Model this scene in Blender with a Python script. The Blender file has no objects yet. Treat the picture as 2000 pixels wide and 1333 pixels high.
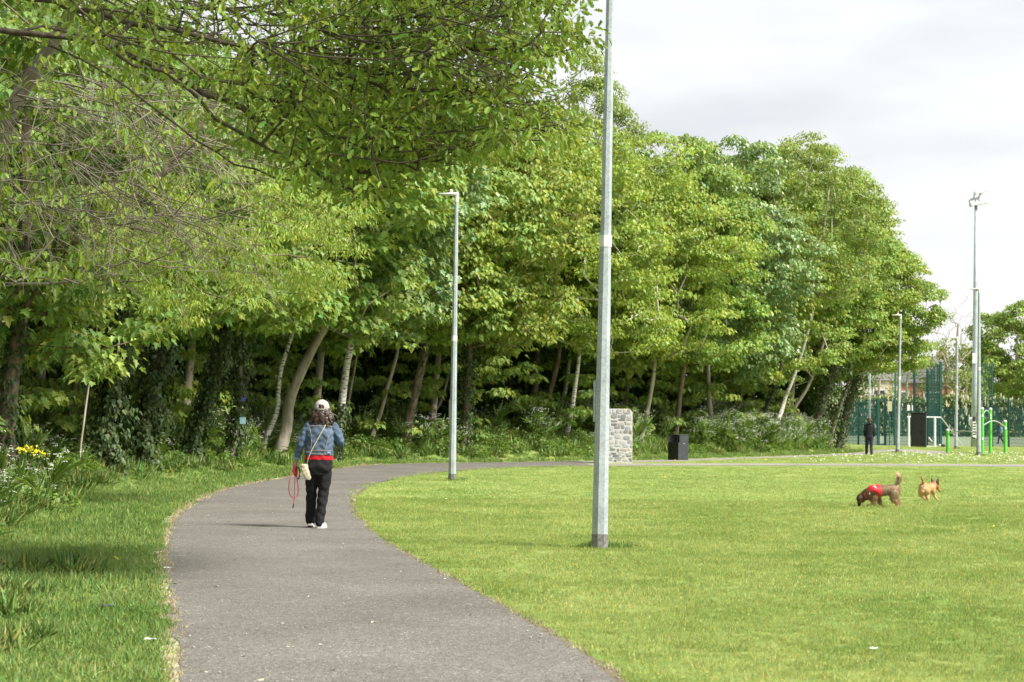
import bpy, bmesh, math, random
import numpy as np
from mathutils import Vector, Matrix
R_ = math.radians
rng = np.random.default_rng(7)
random.seed(7)
scene = bpy.context.scene
COL = scene.collection

# ------------------------------------------------------------------ camera
CAMH = 1.45
F = 3889.0                                  # focal length in pixels of the 2000 px photograph (70 mm)
cam_d = bpy.data.cameras.new("Camera")
cam = bpy.data.objects.new("Camera", cam_d); COL.objects.link(cam)
cam_d.sensor_width = 36.0
cam_d.lens = F * 36.0 / 2000.0
cam_d.clip_start = 0.1; cam_d.clip_end = 6000
cam_d.dof.use_dof = True; cam_d.dof.focus_distance = 27.0; cam_d.dof.aperture_fstop = 5.6
CAMR = Matrix.Rotation(R_(90 + 2.246), 4, 'X') @ Matrix.Rotation(0.0085, 4, 'Z')
cam.matrix_world = Matrix.Translation((0, 0, CAMH)) @ CAMR
scene.camera = cam

# ------------------------------------------------------------------ sky, sun, exposure
SUN_EL, SUN_AZ = 46.0, 120.0                # azimuth clockwise from +Y
w = bpy.data.worlds.new("World"); scene.world = w; w.use_nodes = True
nt = w.node_tree; N = nt.nodes; L = nt.links; N.clear()
out = N.new('ShaderNodeOutputWorld'); bg = N.new('ShaderNodeBackground')
sky = N.new('ShaderNodeTexSky'); sky.sky_type = 'NISHITA'; sky.sun_disc = False
sky.sun_elevation = R_(SUN_EL); sky.sun_rotation = R_(SUN_AZ); sky.air_density = 1.2; sky.dust_density = 2.0
tc = N.new('ShaderNodeTexCoord'); mp = N.new('ShaderNodeMapping'); mp.inputs['Scale'].default_value = (1.0, 1.0, 3.2)
mp.inputs['Location'].default_value = (0.35, 0.2, 0.1)
n1 = N.new('ShaderNodeTexNoise'); n1.inputs['Scale'].default_value = 4.5; n1.inputs['Detail'].default_value = 7; n1.inputs['Roughness'].default_value = .52
r1 = N.new('ShaderNodeValToRGB'); r1.color_ramp.elements[0].position = .36; r1.color_ramp.elements[1].position = .56
r1.color_ramp.elements[0].color = (.86, .86, .86, 1); r1.color_ramp.elements[1].color = (1, 1, 1, 1)
n2 = N.new('ShaderNodeTexNoise'); n2.inputs['Scale'].default_value = 3.0; n2.inputs['Detail'].default_value = 5
r2 = N.new('ShaderNodeValToRGB'); r2.color_ramp.elements[0].position = .38; r2.color_ramp.elements[1].position = .58
r2.color_ramp.elements[0].color = (3.6, 3.75, 3.95, 1); r2.color_ramp.elements[1].color = (5.15, 5.17, 5.2, 1)
mx = N.new('ShaderNodeMixRGB')
L.new(tc.outputs['Generated'], mp.inputs['Vector']); L.new(mp.outputs[0], n1.inputs['Vector']); L.new(mp.outputs[0], n2.inputs['Vector'])
L.new(n1.outputs['Fac'], r1.inputs[0]); L.new(n2.outputs['Fac'], r2.inputs[0])
L.new(r1.outputs[0], mx.inputs[0]); L.new(sky.outputs[0], mx.inputs[1]); L.new(r2.outputs[0], mx.inputs[2])
L.new(mx.outputs[0], bg.inputs['Color']); bg.inputs['Strength'].default_value = 0.104
L.new(bg.outputs[0], out.inputs['Surface'])
sd = bpy.data.lights.new("Sun", 'SUN'); sd.energy = 4.2; sd.angle = R_(14.0); sd.color = (1, .95, .87)
sun = bpy.data.objects.new("Sun", sd); COL.objects.link(sun)
_az = R_(SUN_AZ); _el = R_(SUN_EL)
SUNV = Vector((math.sin(_az) * math.cos(_el), math.cos(_az) * math.cos(_el), math.sin(_el)))
sun.rotation_euler = SUNV.to_track_quat('Z', 'Y').to_euler()
vs = scene.view_settings; vs.view_transform = 'Standard'; vs.look = 'None'; vs.gamma = 1; vs.exposure = 1.0
scene.render.engine = 'CYCLES'
cy = scene.cycles; cy.max_bounces = 7; cy.diffuse_bounces = 3; cy.glossy_bounces = 2; cy.transmission_bounces = 4; cy.transparent_max_bounces = 8
cy.use_denoising = True; cy.sample_clamp_indirect = 4

# ------------------------------------------------------------------ pixel helpers (photograph pixels -> world)
_R3 = np.array(CAMR.to_3x3())
def ray(u, v): return _R3 @ np.array([(u - 1000) / F, -(v - 666.5) / F, -1.0])
def G(u, v, z=0.0):
    d = ray(u, v); t = (z - CAMH) / d[2]; return np.array([d[0] * t, d[1] * t, z])
def Dp(u, v, y):
    d = ray(u, v); t = y / d[1]; return np.array([d[0] * t, y, CAMH + d[2] * t])

# ------------------------------------------------------------------ object helpers
def tag(o, label=None, cat=None, group=None, kind=None):
    if label: o['label'] = label
    if cat: o['category'] = cat
    if group: o['group'] = group
    if kind: o['kind'] = kind
    return o
def empty(name, loc, label, cat, group=None, rz=0.0):
    o = bpy.data.objects.new(name, None); COL.objects.link(o); o.location = loc; o.rotation_euler.z = rz
    o.empty_display_size = .2
    return tag(o, label, cat, group)
def link_mesh(name, me, mat=None, parent=None, loc=None, smooth=False):
    o = bpy.data.objects.new(name, me); COL.objects.link(o)
    if mat is not None:
        for m in (mat if isinstance(mat, (list, tuple)) else [mat]): me.materials.append(m)
    if parent is not None: o.parent = parent
    if loc is not None: o.location = loc
    if len(me.polygons): me.polygons.foreach_set('use_smooth', np.full(len(me.polygons), bool(smooth)))
    return o
def npmesh(name, V, faces, tint=None, mats=None):
    """V (n,3); faces: list of (m,k) int arrays; tint: (n,3) point colours; mats: list of material index arrays"""
    me = bpy.data.meshes.new(name)
    V = np.asarray(V, np.float32); me.vertices.add(len(V)); me.vertices.foreach_set('co', V.ravel())
    fl = [np.asarray(f, np.int32) for f in faces if len(f)]
    tot = np.concatenate([np.full(len(f), f.shape[1], np.int32) for f in fl])
    lv = np.concatenate([f.ravel() for f in fl])
    st = np.concatenate([[0], np.cumsum(tot)[:-1]]).astype(np.int32)
    me.loops.add(len(lv)); me.loops.foreach_set('vertex_index', lv)
    me.polygons.add(len(tot)); me.polygons.foreach_set('loop_start', st)
    try: me.polygons.foreach_set('loop_total', tot)
    except Exception: pass
    if mats is not None: me.polygons.foreach_set('material_index', np.concatenate(mats).astype(np.int32))
    me.update(calc_edges=True)
    if tint is not None:
        a = me.color_attributes.new('tint', 'FLOAT_COLOR', 'POINT')
        c = np.ones((len(V), 4), np.float32); c[:, :3] = tint; a.data.foreach_set('color', c.ravel())
    return me
class MB:
    """collects simple solids into one mesh"""
    def __init__(s): s.V = []; s.F = {}; s.n = 0
    def add(s, V, faces):
        for f in faces: s.F.setdefault(len(f), []).append([i + s.n for i in f])
        s.V.extend([tuple(map(float, v)) for v in V]); s.n += len(V); return s
    def box(s, c, d, rz=0.0, tx=1.0):
        cx, cy, cz = c; a, b, h = d[0] / 2, d[1] / 2, d[2] / 2; ca, sa = math.cos(rz), math.sin(rz); V = []
        for z, k in ((-h, 1), (h, tx)):
            for x, y in ((-a, -b), (a, -b), (a, b), (-a, b)):
                x *= k; y *= k; V.append((cx + x * ca - y * sa, cy + x * sa + y * ca, cz + z))
        return s.add(V, [(3, 2, 1, 0), (4, 5, 6, 7), (0, 1, 5, 4), (1, 2, 6, 5), (2, 3, 7, 6), (3, 0, 4, 7)])
    def tube(s, pts, rad, n=8, caps=True, ph=0.0, sq=1.0):
        pts = [np.asarray(p, float) for p in pts]; m = len(pts)
        if not hasattr(rad, '__len__'): rad = [rad] * m
        t0 = pts[1] - pts[0]; t0 = t0 / (np.linalg.norm(t0) + 1e-9)
        ref = np.array([1.0, 0, 0]) if abs(t0[0]) < .9 else np.array([0, 1.0, 0])
        nx = ref - t0 * ref.dot(t0); nx /= np.linalg.norm(nx); V = []
        for i in range(m):
            t = pts[min(i + 1, m - 1)] - pts[max(i - 1, 0)]; t = t / (np.linalg.norm(t) + 1e-9)
            nx = nx - t * nx.dot(t); nx /= (np.linalg.norm(nx) + 1e-9); ny = np.cross(t, nx)
            for k in range(n):
                a = ph + 2 * math.pi * k / n; V.append(pts[i] + rad[i] * (math.cos(a) * nx + sq * math.sin(a) * ny))
        Fs = []
        for i in range(m - 1):
            for k in range(n):
                k2 = (k + 1) % n; Fs.append((i * n + k, i * n + k2, (i + 1) * n + k2, (i + 1) * n + k))
        s.add(V, Fs)
        if caps:
            b = s.n - len(V)
            s.F.setdefault(n, []).append([b + k for k in reversed(range(n))]); s.F[n].append([b + (m - 1) * n + k for k in range(n)])
        return s
    def ball(s, c, r, seg=12, ring=8):
        r = np.array(r if hasattr(r, '__len__') else (r, r, r), float); c = np.array(c, float); V = [c - [0, 0, r[2]]]
        for i in range(1, ring):
            a = -math.pi / 2 + math.pi * i / ring
            for k in range(seg):
                b = 2 * math.pi * k / seg; V.append(c + r * [math.cos(a) * math.cos(b), math.cos(a) * math.sin(b), math.sin(a)])
        V.append(c + [0, 0, r[2]]); Fs = []
        for k in range(seg):
            Fs.append((0, 1 + (k + 1) % seg, 1 + k)); e = 1 + (ring - 2) * seg; Fs.append((e + k, e + (k + 1) % seg, len(V) - 1))
        for i in range(ring - 2):
            for k in range(seg):
                a = 1 + i * seg; k2 = (k + 1) % seg; Fs.append((a + k, a + k2, a + seg + k2, a + seg + k))
        return s.add(V, Fs)
    def mesh(s, name):
        return npmesh(name, np.array(s.V), [np.array(f) for f in s.F.values()])
    def build(s, name, mat, parent=None, loc=None, smooth=False, bevel=0):
        o = link_mesh(name, s.mesh(name), mat, parent, loc, smooth)
        if bevel:
            b = o.modifiers.new('b', 'BEVEL'); b.width = bevel; b.segments = 2; b.limit_method = 'ANGLE'
        return o

# ------------------------------------------------------------------ materials
MATS = {}
def mat(name):
    m = bpy.data.materials.new(name); m.use_nodes = True; MATS[name] = m
    nt = m.node_tree; return m, nt, nt.nodes, nt.links, nt.nodes['Principled BSDF']
def setspec(p, v):
    for k in ('Specular IOR Level', 'Specular'):
        if k in p.inputs: p.inputs[k].default_value = v; return
def simple(name, col, rough=.6, metal=0.0, var=.12, scale=18.0, bump=0.0, spec=.4, bscale=None):
    m, nt, N, L, p = mat(name)
    p.inputs['Roughness'].default_value = rough; p.inputs['Metallic'].default_value = metal; setspec(p, spec)
    tc = N.new('ShaderNodeTexCoord'); no = N.new('ShaderNodeTexNoise'); no.inputs['Scale'].default_value = scale; no.inputs['Detail'].default_value = 6
    L.new(tc.outputs['Object'], no.inputs['Vector'])
    rp = N.new('ShaderNodeValToRGB'); rp.color_ramp.elements[0].position = .3; rp.color_ramp.elements[1].position = .7
    a = [max(0, c * (1 - var)) for c in col]; b = [min(1, c * (1 + var)) for c in col]
    rp.color_ramp.elements[0].color = (*a, 1); rp.color_ramp.elements[1].color = (*b, 1)
    L.new(no.outputs['Fac'], rp.inputs[0]); L.new(rp.outputs[0], p.inputs['Base Color'])
    if bump:
        n2 = N.new('ShaderNodeTexNoise'); n2.inputs['Scale'].default_value = bscale or scale * 3; n2.inputs['Detail'].default_value = 4
        L.new(tc.outputs['Object'], n2.inputs['Vector'])
        bp = N.new('ShaderNodeBump'); bp.inputs['Strength'].default_value = bump; bp.inputs['Distance'].default_value = .01
        L.new(n2.outputs['Fac'], bp.inputs['Height']); L.new(bp.outputs[0], p.inputs['Normal'])
    return m
def leafmat(name, col, trans=.4, rough=.42, spec=.35, tcol=None):
    """leaf: colour attribute 'tint' times base, part translucent"""
    m, nt, N, L, p = mat(name)
    at = N.new('ShaderNodeAttribute'); at.attribute_name = 'tint'
    mu = N.new('ShaderNodeMixRGB'); mu.blend_type = 'MULTIPLY'; mu.inputs[0].default_value = 1; mu.inputs[2].default_value = (*col, 1)
    L.new(at.outputs['Color'], mu.inputs[1]); L.new(mu.outputs[0], p.inputs['Base Color'])
    p.inputs['Roughness'].default_value = rough; setspec(p, spec)
    tr = N.new('ShaderNodeBsdfTranslucent'); mt = N.new('ShaderNodeMixRGB'); mt.blend_type = 'MULTIPLY'; mt.inputs[0].default_value = 1
    tcol = tcol or (min(1, col[0] * 1.3), min(1, col[1] * 1.2), col[2] * .75); mt.inputs[2].default_value = (*tcol, 1)
    L.new(at.outputs['Color'], mt.inputs[1]); L.new(mt.outputs[0], tr.inputs['Color'])
    ms = N.new('ShaderNodeMixShader'); ms.inputs[0].default_value = trans
    L.new(p.outputs[0], ms.inputs[1]); L.new(tr.outputs[0], ms.inputs[2]); L.new(ms.outputs[0], N['Material Output'].inputs['Surface'])
    return m
LM_maple = leafmat('maple_leaf', (.27, .372, .09))
LM_blue = leafmat('sycamore_leaf', (.215, .32, .115), trans=.3, spec=.6, rough=.38)
LM_yel = leafmat('field_maple_leaf', (.292, .39, .076))
LM_oak = leafmat('oak_leaf', (.195, .285, .045), trans=.42)
LM_birch = leafmat('birch_leaf', (.265, .35, .09))
LM_ivy = leafmat('ivy_leaf', (.060, .095, .030), trans=.12, spec=.35, rough=.48)
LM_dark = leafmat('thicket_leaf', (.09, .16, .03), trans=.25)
LM_weed = leafmat('weed_leaf', (.17, .275, .06), trans=.35)
LM_hedge = leafmat('hedge_leaf', (.13, .19, .05), trans=.3)
def bark(name, c1, c2, scale=6.0, birch=False, zs=.25, bump=.8):
    m, nt, N, L, p = mat(name); p.inputs['Roughness'].default_value = .85; setspec(p, .2)
    tc = N.new('ShaderNodeTexCoord'); mp = N.new('ShaderNodeMapping'); mp.inputs['Scale'].default_value = (1, 1, 5.0 if birch else zs)
    no = N.new('ShaderNodeTexNoise'); no.inputs['Scale'].default_value = scale; no.inputs['Detail'].default_value = 7; no.inputs['Roughness'].default_value = .62
    rp = N.new('ShaderNodeValToRGB'); rp.color_ramp.elements[0].position = .40 if birch else .3; rp.color_ramp.elements[1].position = .50 if birch else .7
    rp.color_ramp.elements[0].color = (*c1, 1); rp.color_ramp.elements[1].color = (*c2, 1)
    L.new(tc.outputs['Object'], mp.inputs[0]); L.new(mp.outputs[0], no.inputs['Vector']); L.new(no.outputs['Fac'], rp.inputs[0])
    L.new(rp.outputs[0], p.inputs['Base Color'])
    bp = N.new('ShaderNodeBump'); bp.inputs['Strength'].default_value = bump; bp.inputs['Distance'].default_value = .03
    L.new(no.outputs['Fac'], bp.inputs['Height']); L.new(bp.outputs[0], p.inputs['Normal'])
    return m
BK_birch = bark('birch_bark', (.10, .085, .07), (.70, .67, .61), 5.0, birch=True, bump=.4)
BK_grey = bark('grey_bark', (.20, .17, .13), (.44, .40, .33), 8)
BK_brown = bark('brown_bark', (.10, .075, .055), (.26, .20, .15), 9)
BK_oak = bark('oak_bark', (.035, .028, .022), (.10, .082, .06), 14)
BK_twig = bark('dead_twig_bark', (.07, .06, .045), (.34, .30, .24), 1.6)

# ------------------------------------------------------------------ path outlines (photograph pixels on flat ground)
UP = [(420,1700),(372,1500),(344,1333),(348,1265),(333,1191),(323,1117),(321,1069),(331,1032),(348,1006),(381,982),(425,962),(481,947),(555,935),
      (651,918),(710,910.5),(791,906),(899,905),(1008,903.5),(1089,902),(1157,901),(1232,900),(1305,898.5),(1410,895.3),(1500,892.2),(1575,889.8),(1640,887.2),(1700,882.2),(1722,878.6),(1765,877.8),(1812,880.6),(1850,883.0)]
LOWN = [(1650,1700),(1400,1470),(1215,1333),(1160,1290),(1100,1255),(1040,1218),(985,1190),(940,1165),(880,1130),(820,1100),(760,1065),(730,1045),
        (705,1020),(690,1000),(686,985),(692,970),(710,955),(740,943),(780,934),(830,926),(900,919.2),(981,914.3),(1062,912.2),(1157,911)]
LOWP2 = [(1300,910.2),(1500,909.9),(1700,910.4),(1880,911.4),(2000,912.2),(2400,915)]
UPP2 = [(2400,910),(2000,907.8),(1880,907.2),(1640,906.4),(1500,905.9),(1300,906.0),(1190,906.6),(1120,906.9)]
LOWP3 = [(1145,905.2),(1232,903.8),(1305,902.2),(1410,898.8),(1500,895.4),(1575,892.6),(1640,890.2),(1717,885.2),(1740,882.6),(1765,882.4),(1812,886.0),(1850,889)]
def smooth_poly(pts, it=2):
    P = np.array(pts)
    for _ in range(it):
        Q = np.empty((2 * len(P) - 2 + 2, P.shape[1])); Q[0] = P[0]; Q[-1] = P[-1]
        a = P[:-1]; b = P[1:]; q = np.empty((2 * len(a), P.shape[1])); q[0::2] = .75 * a + .25 * b; q[1::2] = .25 * a + .75 * b
        P = np.vstack([P[:1], q, P[-1:]])
    return P
def gp(pts): return smooth_poly(np.array([G(u, v)[:2] for u, v in pts]))
W_UP, W_LOW, W_LOWP2, W_UPP2, W_LOWP3 = map(gp, (UP, LOWN, LOWP2, UPP2, LOWP3))

def dist_poly(P, poly):
    """distance of points P (n,2) to an open polyline"""
    a = poly[:-1]; b = poly[1:]; ab = b - a; L2 = (ab ** 2).sum(1) + 1e-12; best = np.full(len(P), 1e9)
    for s in range(0, len(P), 20000):
        p = P[s:s + 20000, None, :]; t = np.clip(((p - a) * ab).sum(2) / L2, 0, 1)
        d = np.sqrt(((p - a - t[..., None] * ab) ** 2).sum(2)); best[s:s + 20000] = d.min(1)
    return best
def inside(P, poly):
    x, y = P[:, 0], P[:, 1]; c = np.zeros(len(P), bool); n = len(poly); j = n - 1
    for i in range(n):
        xi, yi = poly[i]; xj, yj = poly[j]
        k = ((yi > y) != (yj > y)) & (x < (xj - xi) * (y - yi) / (yj - yi + 1e-12) + xi); c ^= k; j = i
    return c
_i_end = int(np.argmin(np.abs(W_UP[:, 1] - G(1690, 883.5)[1])))
_upw = W_UP[:_i_end]
WOOD_EDGE = np.vstack([_upw, [_upw[-1] + [1.2, 1.5]], [_upw[-1] + [1.6, 6]], [_upw[-1] + [0.5, 16]]])
WOOD = np.vstack([WOOD_EDGE, [[-70, 130]], [[-70, 0]], [[-2, 0]]])
PATH_ALL = [np.vstack([W_UP[: int(np.argmin(np.abs(W_UP[:, 0] - G(1157, 901)[0])))], W_LOW[::-1]]),
            np.vstack([W_LOWP2, W_UPP2, W_LOW[-1:]]), None]
_i0 = int(np.argmin(np.abs(W_UP[:, 0] - G(1120, 901.6)[0])))
PATH_ALL[2] = np.vstack([W_UP[_i0:], W_LOWP3[::-1], W_LOW[-1:]])
def ss(x): x = np.clip(x, 0, 1); return x * x * (3 - 2 * x)
def on_path(P, grow=0.0):
    m = np.zeros(len(P), bool)
    for q in PATH_ALL: m |= inside(P, q)
    return m
def dwood(P):
    d = dist_poly(P, WOOD_EDGE); return np.where(inside(P, WOOD), d, -d)
def _n2(x, y, s):
    return np.sin(x * 1.7 * s + 1.3 * np.sin(y * 1.1 * s)) * .5 + np.sin(y * 2.3 * s + 2 * np.sin(x * .7 * s)) * .5
def TZ(P):
    P = np.atleast_2d(np.asarray(P, float)); d = dwood(P)
    z = .78 * ss((d - 1.3) / 4.5) + .35 * ss((d - 6) / 8)
    z += ss((d - 1.2) / 3) * .07 * _n2(P[:, 0], P[:, 1], .9)
    far = ss((P[:, 1] - 200) / 60); return z * (1 - far)
def tz1(x, y): return float(TZ([[x, y]])[0])

# ------------------------------------------------------------------ ground sheet
def lines(lo, hi, step, outer):
    a = np.arange(lo, hi + 1e-6, step); k = np.array(outer, float); return np.concatenate([lo - k[::-1], a, hi + k])
o_ = [3, 8, 16, 30, 60, 120, 250, 500, 1000, 2000, 3500]
gx = lines(-22, 40, .45, o_); gy = lines(6, 140, .45, o_)
XX, YY = np.meshgrid(gx, gy); P2 = np.stack([XX.ravel(), YY.ravel()], 1)
zz = np.zeros(len(P2)); near = (P2[:, 0] > -75) & (P2[:, 0] < 45) & (P2[:, 1] > 0) & (P2[:, 1] < 260)
zz[near] = TZ(P2[near])
nx_, ny_ = len(gx), len(gy); ii = (np.arange(ny_ - 1)[:, None] * nx_ + np.arange(nx_ - 1)[None, :]).ravel()
quads = np.stack([ii, ii + 1, ii + nx_ + 1, ii + nx_], 1)
def groundmat():
    m, nt, N, L, p = mat('lawn_ground'); p.inputs['Roughness'].default_value = .9; setspec(p, .1)
    ge = N.new('ShaderNodeNewGeometry')
    def noise(s, d, r=.55):
        n = N.new('ShaderNodeTexNoise'); n.inputs['Scale'].default_value = s; n.inputs['Detail'].default_value = d; n.inputs['Roughness'].default_value = r
        L.new(ge.outputs['Position'], n.inputs['Vector']); return n
    a = noise(45, 6, .7); b = noise(.45, 5); c = noise(3.2, 5, .6)
    ra = N.new('ShaderNodeValToRGB'); e = ra.color_ramp.elements; e[0].position = .3; e[1].position = .72
    e[0].color = (.175, .23, .06, 1); e[1].color = (.315, .385, .125, 1)
    L.new(a.outputs['Fac'], ra.inputs[0])
    rb = N.new('ShaderNodeValToRGB'); e = rb.color_ramp.elements; e[0].position = .35; e[1].position = .65; e[0].color = (.82, .95, .8, 1); e[1].color = (1.15, 1.06, 1.1, 1)
    L.new(b.outputs['Fac'], rb.inputs[0])
    rc = N.new('ShaderNodeValToRGB'); e = rc.color_ramp.elements; e[0].position = .35; e[1].position = .7; e[0].color = (.85, .9, .85, 1); e[1].color = (1.12, 1.06, 1.0, 1)
    L.new(c.outputs['Fac'], rc.inputs[0])
    m1 = N.new('ShaderNodeMixRGB'); m1.blend_type = 'MULTIPLY'; m1.inputs[0].default_value = 1; L.new(ra.outputs[0], m1.inputs[1]); L.new(rb.outputs[0], m1.inputs[2])
    m2 = N.new('ShaderNodeMixRGB'); m2.blend_type = 'MULTIPLY'; m2.inputs[0].default_value = 1; L.new(m1.outputs[0], m2.inputs[1]); L.new(rc.outputs[0], m2.inputs[2])
    # bare dry soil and straw beside the path, darker litter under the wood (attribute painted from distance to the path)
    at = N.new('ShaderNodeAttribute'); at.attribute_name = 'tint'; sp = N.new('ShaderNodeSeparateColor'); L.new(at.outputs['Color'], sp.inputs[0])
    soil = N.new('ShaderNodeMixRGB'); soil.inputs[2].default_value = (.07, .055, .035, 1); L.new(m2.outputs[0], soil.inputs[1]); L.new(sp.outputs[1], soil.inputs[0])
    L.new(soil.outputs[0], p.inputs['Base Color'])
    bp = N.new('ShaderNodeBump'); bp.inputs['Strength'].default_value = .7; bp.inputs['Distance'].default_value = .03
    L.new(a.outputs['Fac'], bp.inputs['Height']); L.new(bp.outputs[0], p.inputs['Normal'])
    return m
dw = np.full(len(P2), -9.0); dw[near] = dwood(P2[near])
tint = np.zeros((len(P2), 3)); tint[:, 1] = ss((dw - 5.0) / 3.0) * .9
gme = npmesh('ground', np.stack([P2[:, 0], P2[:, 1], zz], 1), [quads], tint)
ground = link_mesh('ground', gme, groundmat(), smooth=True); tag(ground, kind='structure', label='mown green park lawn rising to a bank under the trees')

# ------------------------------------------------------------------ asphalt paths
def asphalt(name='asphalt', k_=1.0):
    m, nt, N, L, p = mat(name); p.inputs['Roughness'].default_value = .88; setspec(p, .25)
    ge = N.new('ShaderNodeNewGeometry')
    def noise(s, d, r=.55):
        n = N.new('ShaderNodeTexNoise'); n.inputs['Scale'].default_value = s; n.inputs['Detail'].default_value = d; n.inputs['Roughness'].default_value = r
        L.new(ge.outputs['Position'], n.inputs['Vector']); return n
    v = N.new('ShaderNodeTexVoronoi'); v.inputs['Scale'].default_value = 95; L.new(ge.outputs['Position'], v.inputs['Vector'])
    sp = N.new('ShaderNodeSeparateColor'); L.new(v.outputs['Color'], sp.inputs[0])
    rv = N.new('ShaderNodeValToRGB'); e = rv.color_ramp.elements; e[0].position = .1; e[1].position = .97; e[0].color = (.100, .093, .080, 1); e[1].color = (.222, .208, .183, 1)
    k = rv.color_ramp.elements.new(.992); k.color = (.42, .40, .36, 1)
    L.new(sp.outputs[0], rv.inputs[0])
    b = noise(.55, 8, .65); rb = N.new('ShaderNodeValToRGB'); e = rb.color_ramp.elements; e[0].position = .3; e[1].position = .7; e[0].color = (.78, .775, .77, 1); e[1].color = (1.16, 1.165, 1.17, 1)
    L.new(b.outputs['Fac'], rb.inputs[0])
    c = noise(14, 4); rc = N.new('ShaderNodeValToRGB'); e = rc.color_ramp.elements; e[0].position = .35; e[1].position = .65; e[0].color = (.88, .88, .88, 1); e[1].color = (1.1, 1.1, 1.1, 1)
    L.new(c.outputs['Fac'], rc.inputs[0])
    m1 = N.new('ShaderNodeMixRGB'); m1.blend_type = 'MULTIPLY'; m1.inputs[0].default_value = 1; L.new(rv.outputs[0], m1.inputs[1]); L.new(rb.outputs[0], m1.inputs[2])
    m2 = N.new('ShaderNodeMixRGB'); m2.blend_type = 'MULTIPLY'; m2.inputs[0].default_value = 1; L.new(m1.outputs[0], m2.inputs[1]); L.new(rc.outputs[0], m2.inputs[2])
    L.new(m2.outputs[0], p.inputs['Base Color'])
    bp = N.new('ShaderNodeBump'); bp.inputs['Strength'].default_value = .55; bp.inputs['Distance'].default_value = .006
    L.new(v.outputs['Distance'], bp.inputs['Height']); L.new(bp.outputs[0], p.inputs['Normal'])
    return m
ASPH = asphalt(); ASPH2 = asphalt('weathered_asphalt', 1.0)
for _n in ASPH2.node_tree.nodes:
    if _n.type == 'VALTORGB' and _n.color_ramp.elements[0].color[0] < .2:
        for _e in _n.color_ramp.elements: _e.color = tuple(min(.6, c * 1.75) for c in _e.color[:3]) + (1,)
def flat_poly(name, pts, z, m, **k):
    bm = bmesh.new(); vs_ = [bm.verts.new((x, y, z)) for x, y in pts]; f = bm.faces.new(vs_); f.normal_update()
    if f.normal.z < 0: f.normal_flip()
    bmesh.ops.triangulate(bm, faces=bm.faces[:]); me = bpy.data.meshes.new(name); bm.to_mesh(me); bm.free()
    return tag(link_mesh(name, me, m), kind='structure', **k)
def resample(P, step):
    out = []
    for a, b in zip(P[:-1], P[1:]):
        k = max(1, int(np.linalg.norm(b - a) / step))
        for i in range(k): out.append(a + (b - a) * i / k)
    return np.array(out + [P[-1]])
def wob(P, a=.022, step=.06):                               # ragged edge
    P = resample(P, step); r_ = np.random.default_rng(3)
    n = len(P); w_ = np.zeros(n)
    for k, am in ((4, .45), (11, .8), (40, 1.0)):
        kn = r_.normal(size=n // k + 3); w_ += am * np.interp(np.arange(n) / k, np.arange(len(kn)), kn)
    t = np.gradient(P, axis=0); t /= np.linalg.norm(t, axis=1)[:, None] + 1e-9
    return P + a * w_[:, None] * np.stack([-t[:, 1], t[:, 0]], 1)
flat_poly('path', wob(PATH_ALL[0]), .012, ASPH, label='wide grey asphalt path curving away beside the trees')
def edge_strip(name, poly, w0, w1, z, m, label):
    P = resample(poly, .10); t = np.gradient(P, axis=0); t /= np.linalg.norm(t, axis=1)[:, None] + 1e-9; nr_ = np.stack([-t[:, 1], t[:, 0]], 1)
    r_ = np.random.default_rng(5); n = len(P); k = np.interp(np.arange(n) / 5, np.arange(n // 5 + 3), r_.random(n // 5 + 3)) * .6 + r_.random(n) * .4
    a = P - nr_ * .12; b = P + nr_ * (w0 + (w1 - w0) * k)[:, None]
    V = np.zeros((2 * n, 3)); V[0::2, :2] = a; V[1::2, :2] = b; V[:, 2] = z
    i = np.arange(n - 1) * 2; q = np.stack([i, i + 2, i + 3, i + 1], 1)
    me = npmesh(name, V, [q]); me.update()
    return tag(link_mesh(name, me, m), kind='structure', label=label)
SOIL = simple('dry_verge_soil', (.40, .35, .24), .95, var=.45, scale=25, bump=.6)
SOILD = simple('dark_verge_soil', (.15, .125, .08), .95, var=.4, scale=25, bump=.6)
edge_strip('worn_verge', W_UP[(W_UP[:, 1] < 62)], .03, .22, .006, SOIL, 'strip of dry soil and straw along the left edge of the path')
edge_strip('lawn_verge', W_LOW[::-1], .0, .10, .005, SOILD, 'thin bare soil line where the lawn meets the path')
flat_poly('lawn_path', PATH_ALL[1], .008, ASPH2, label='thin straight path crossing the lawn to the right')
flat_poly('wood_path', PATH_ALL[2], .004, ASPH2, label='path running along the foot of the trees to the sports court')
# ------------------------------------------------------------------ foliage engine
def half_leaf(pts, fold=.18, droop=.25):
    """symmetrical leaf from one half outline (x>0) -> verts, two n-gons sharing the midrib"""
    n = len(pts); V = [(0, 0, 0)]
    for x, y in pts: V.append((x, y, fold * x - droop * y * y))
    V.append((0, 1, -droop))
    for x, y in pts: V.append((-x, y, fold * x - droop * y * y))
    r = [0] + list(range(1, n + 1)) + [n + 1]; l = [0, n + 1] + list(range(2 * n + 1, n + 1, -1))
    return np.array(V, float), np.array([r, l])
LEAF = {
    'maple': half_leaf([(.16, -.06), (.40, .02), (.30, .22), (.56, .50), (.24, .52), (.20, .70)]),
    'oak': half_leaf([(.10, .15), (.20, .30), (.13, .40), (.28, .56), (.17, .66), (.22, .84), (.10, .95)], droop=.3),
    'kite': half_leaf([(.42, .45)], fold=.25),
    'ivy': half_leaf([(.38, .10), (.30, .50)], fold=.1, droop=.1),
    'ash': half_leaf([(.17, .5)], fold=.2),
    'blade': half_leaf([(.035, .45)], fold=.5, droop=.35),
}
def norm(a): return a / (np.linalg.norm(a, axis=-1, keepdims=True) + 1e-9)
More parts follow.
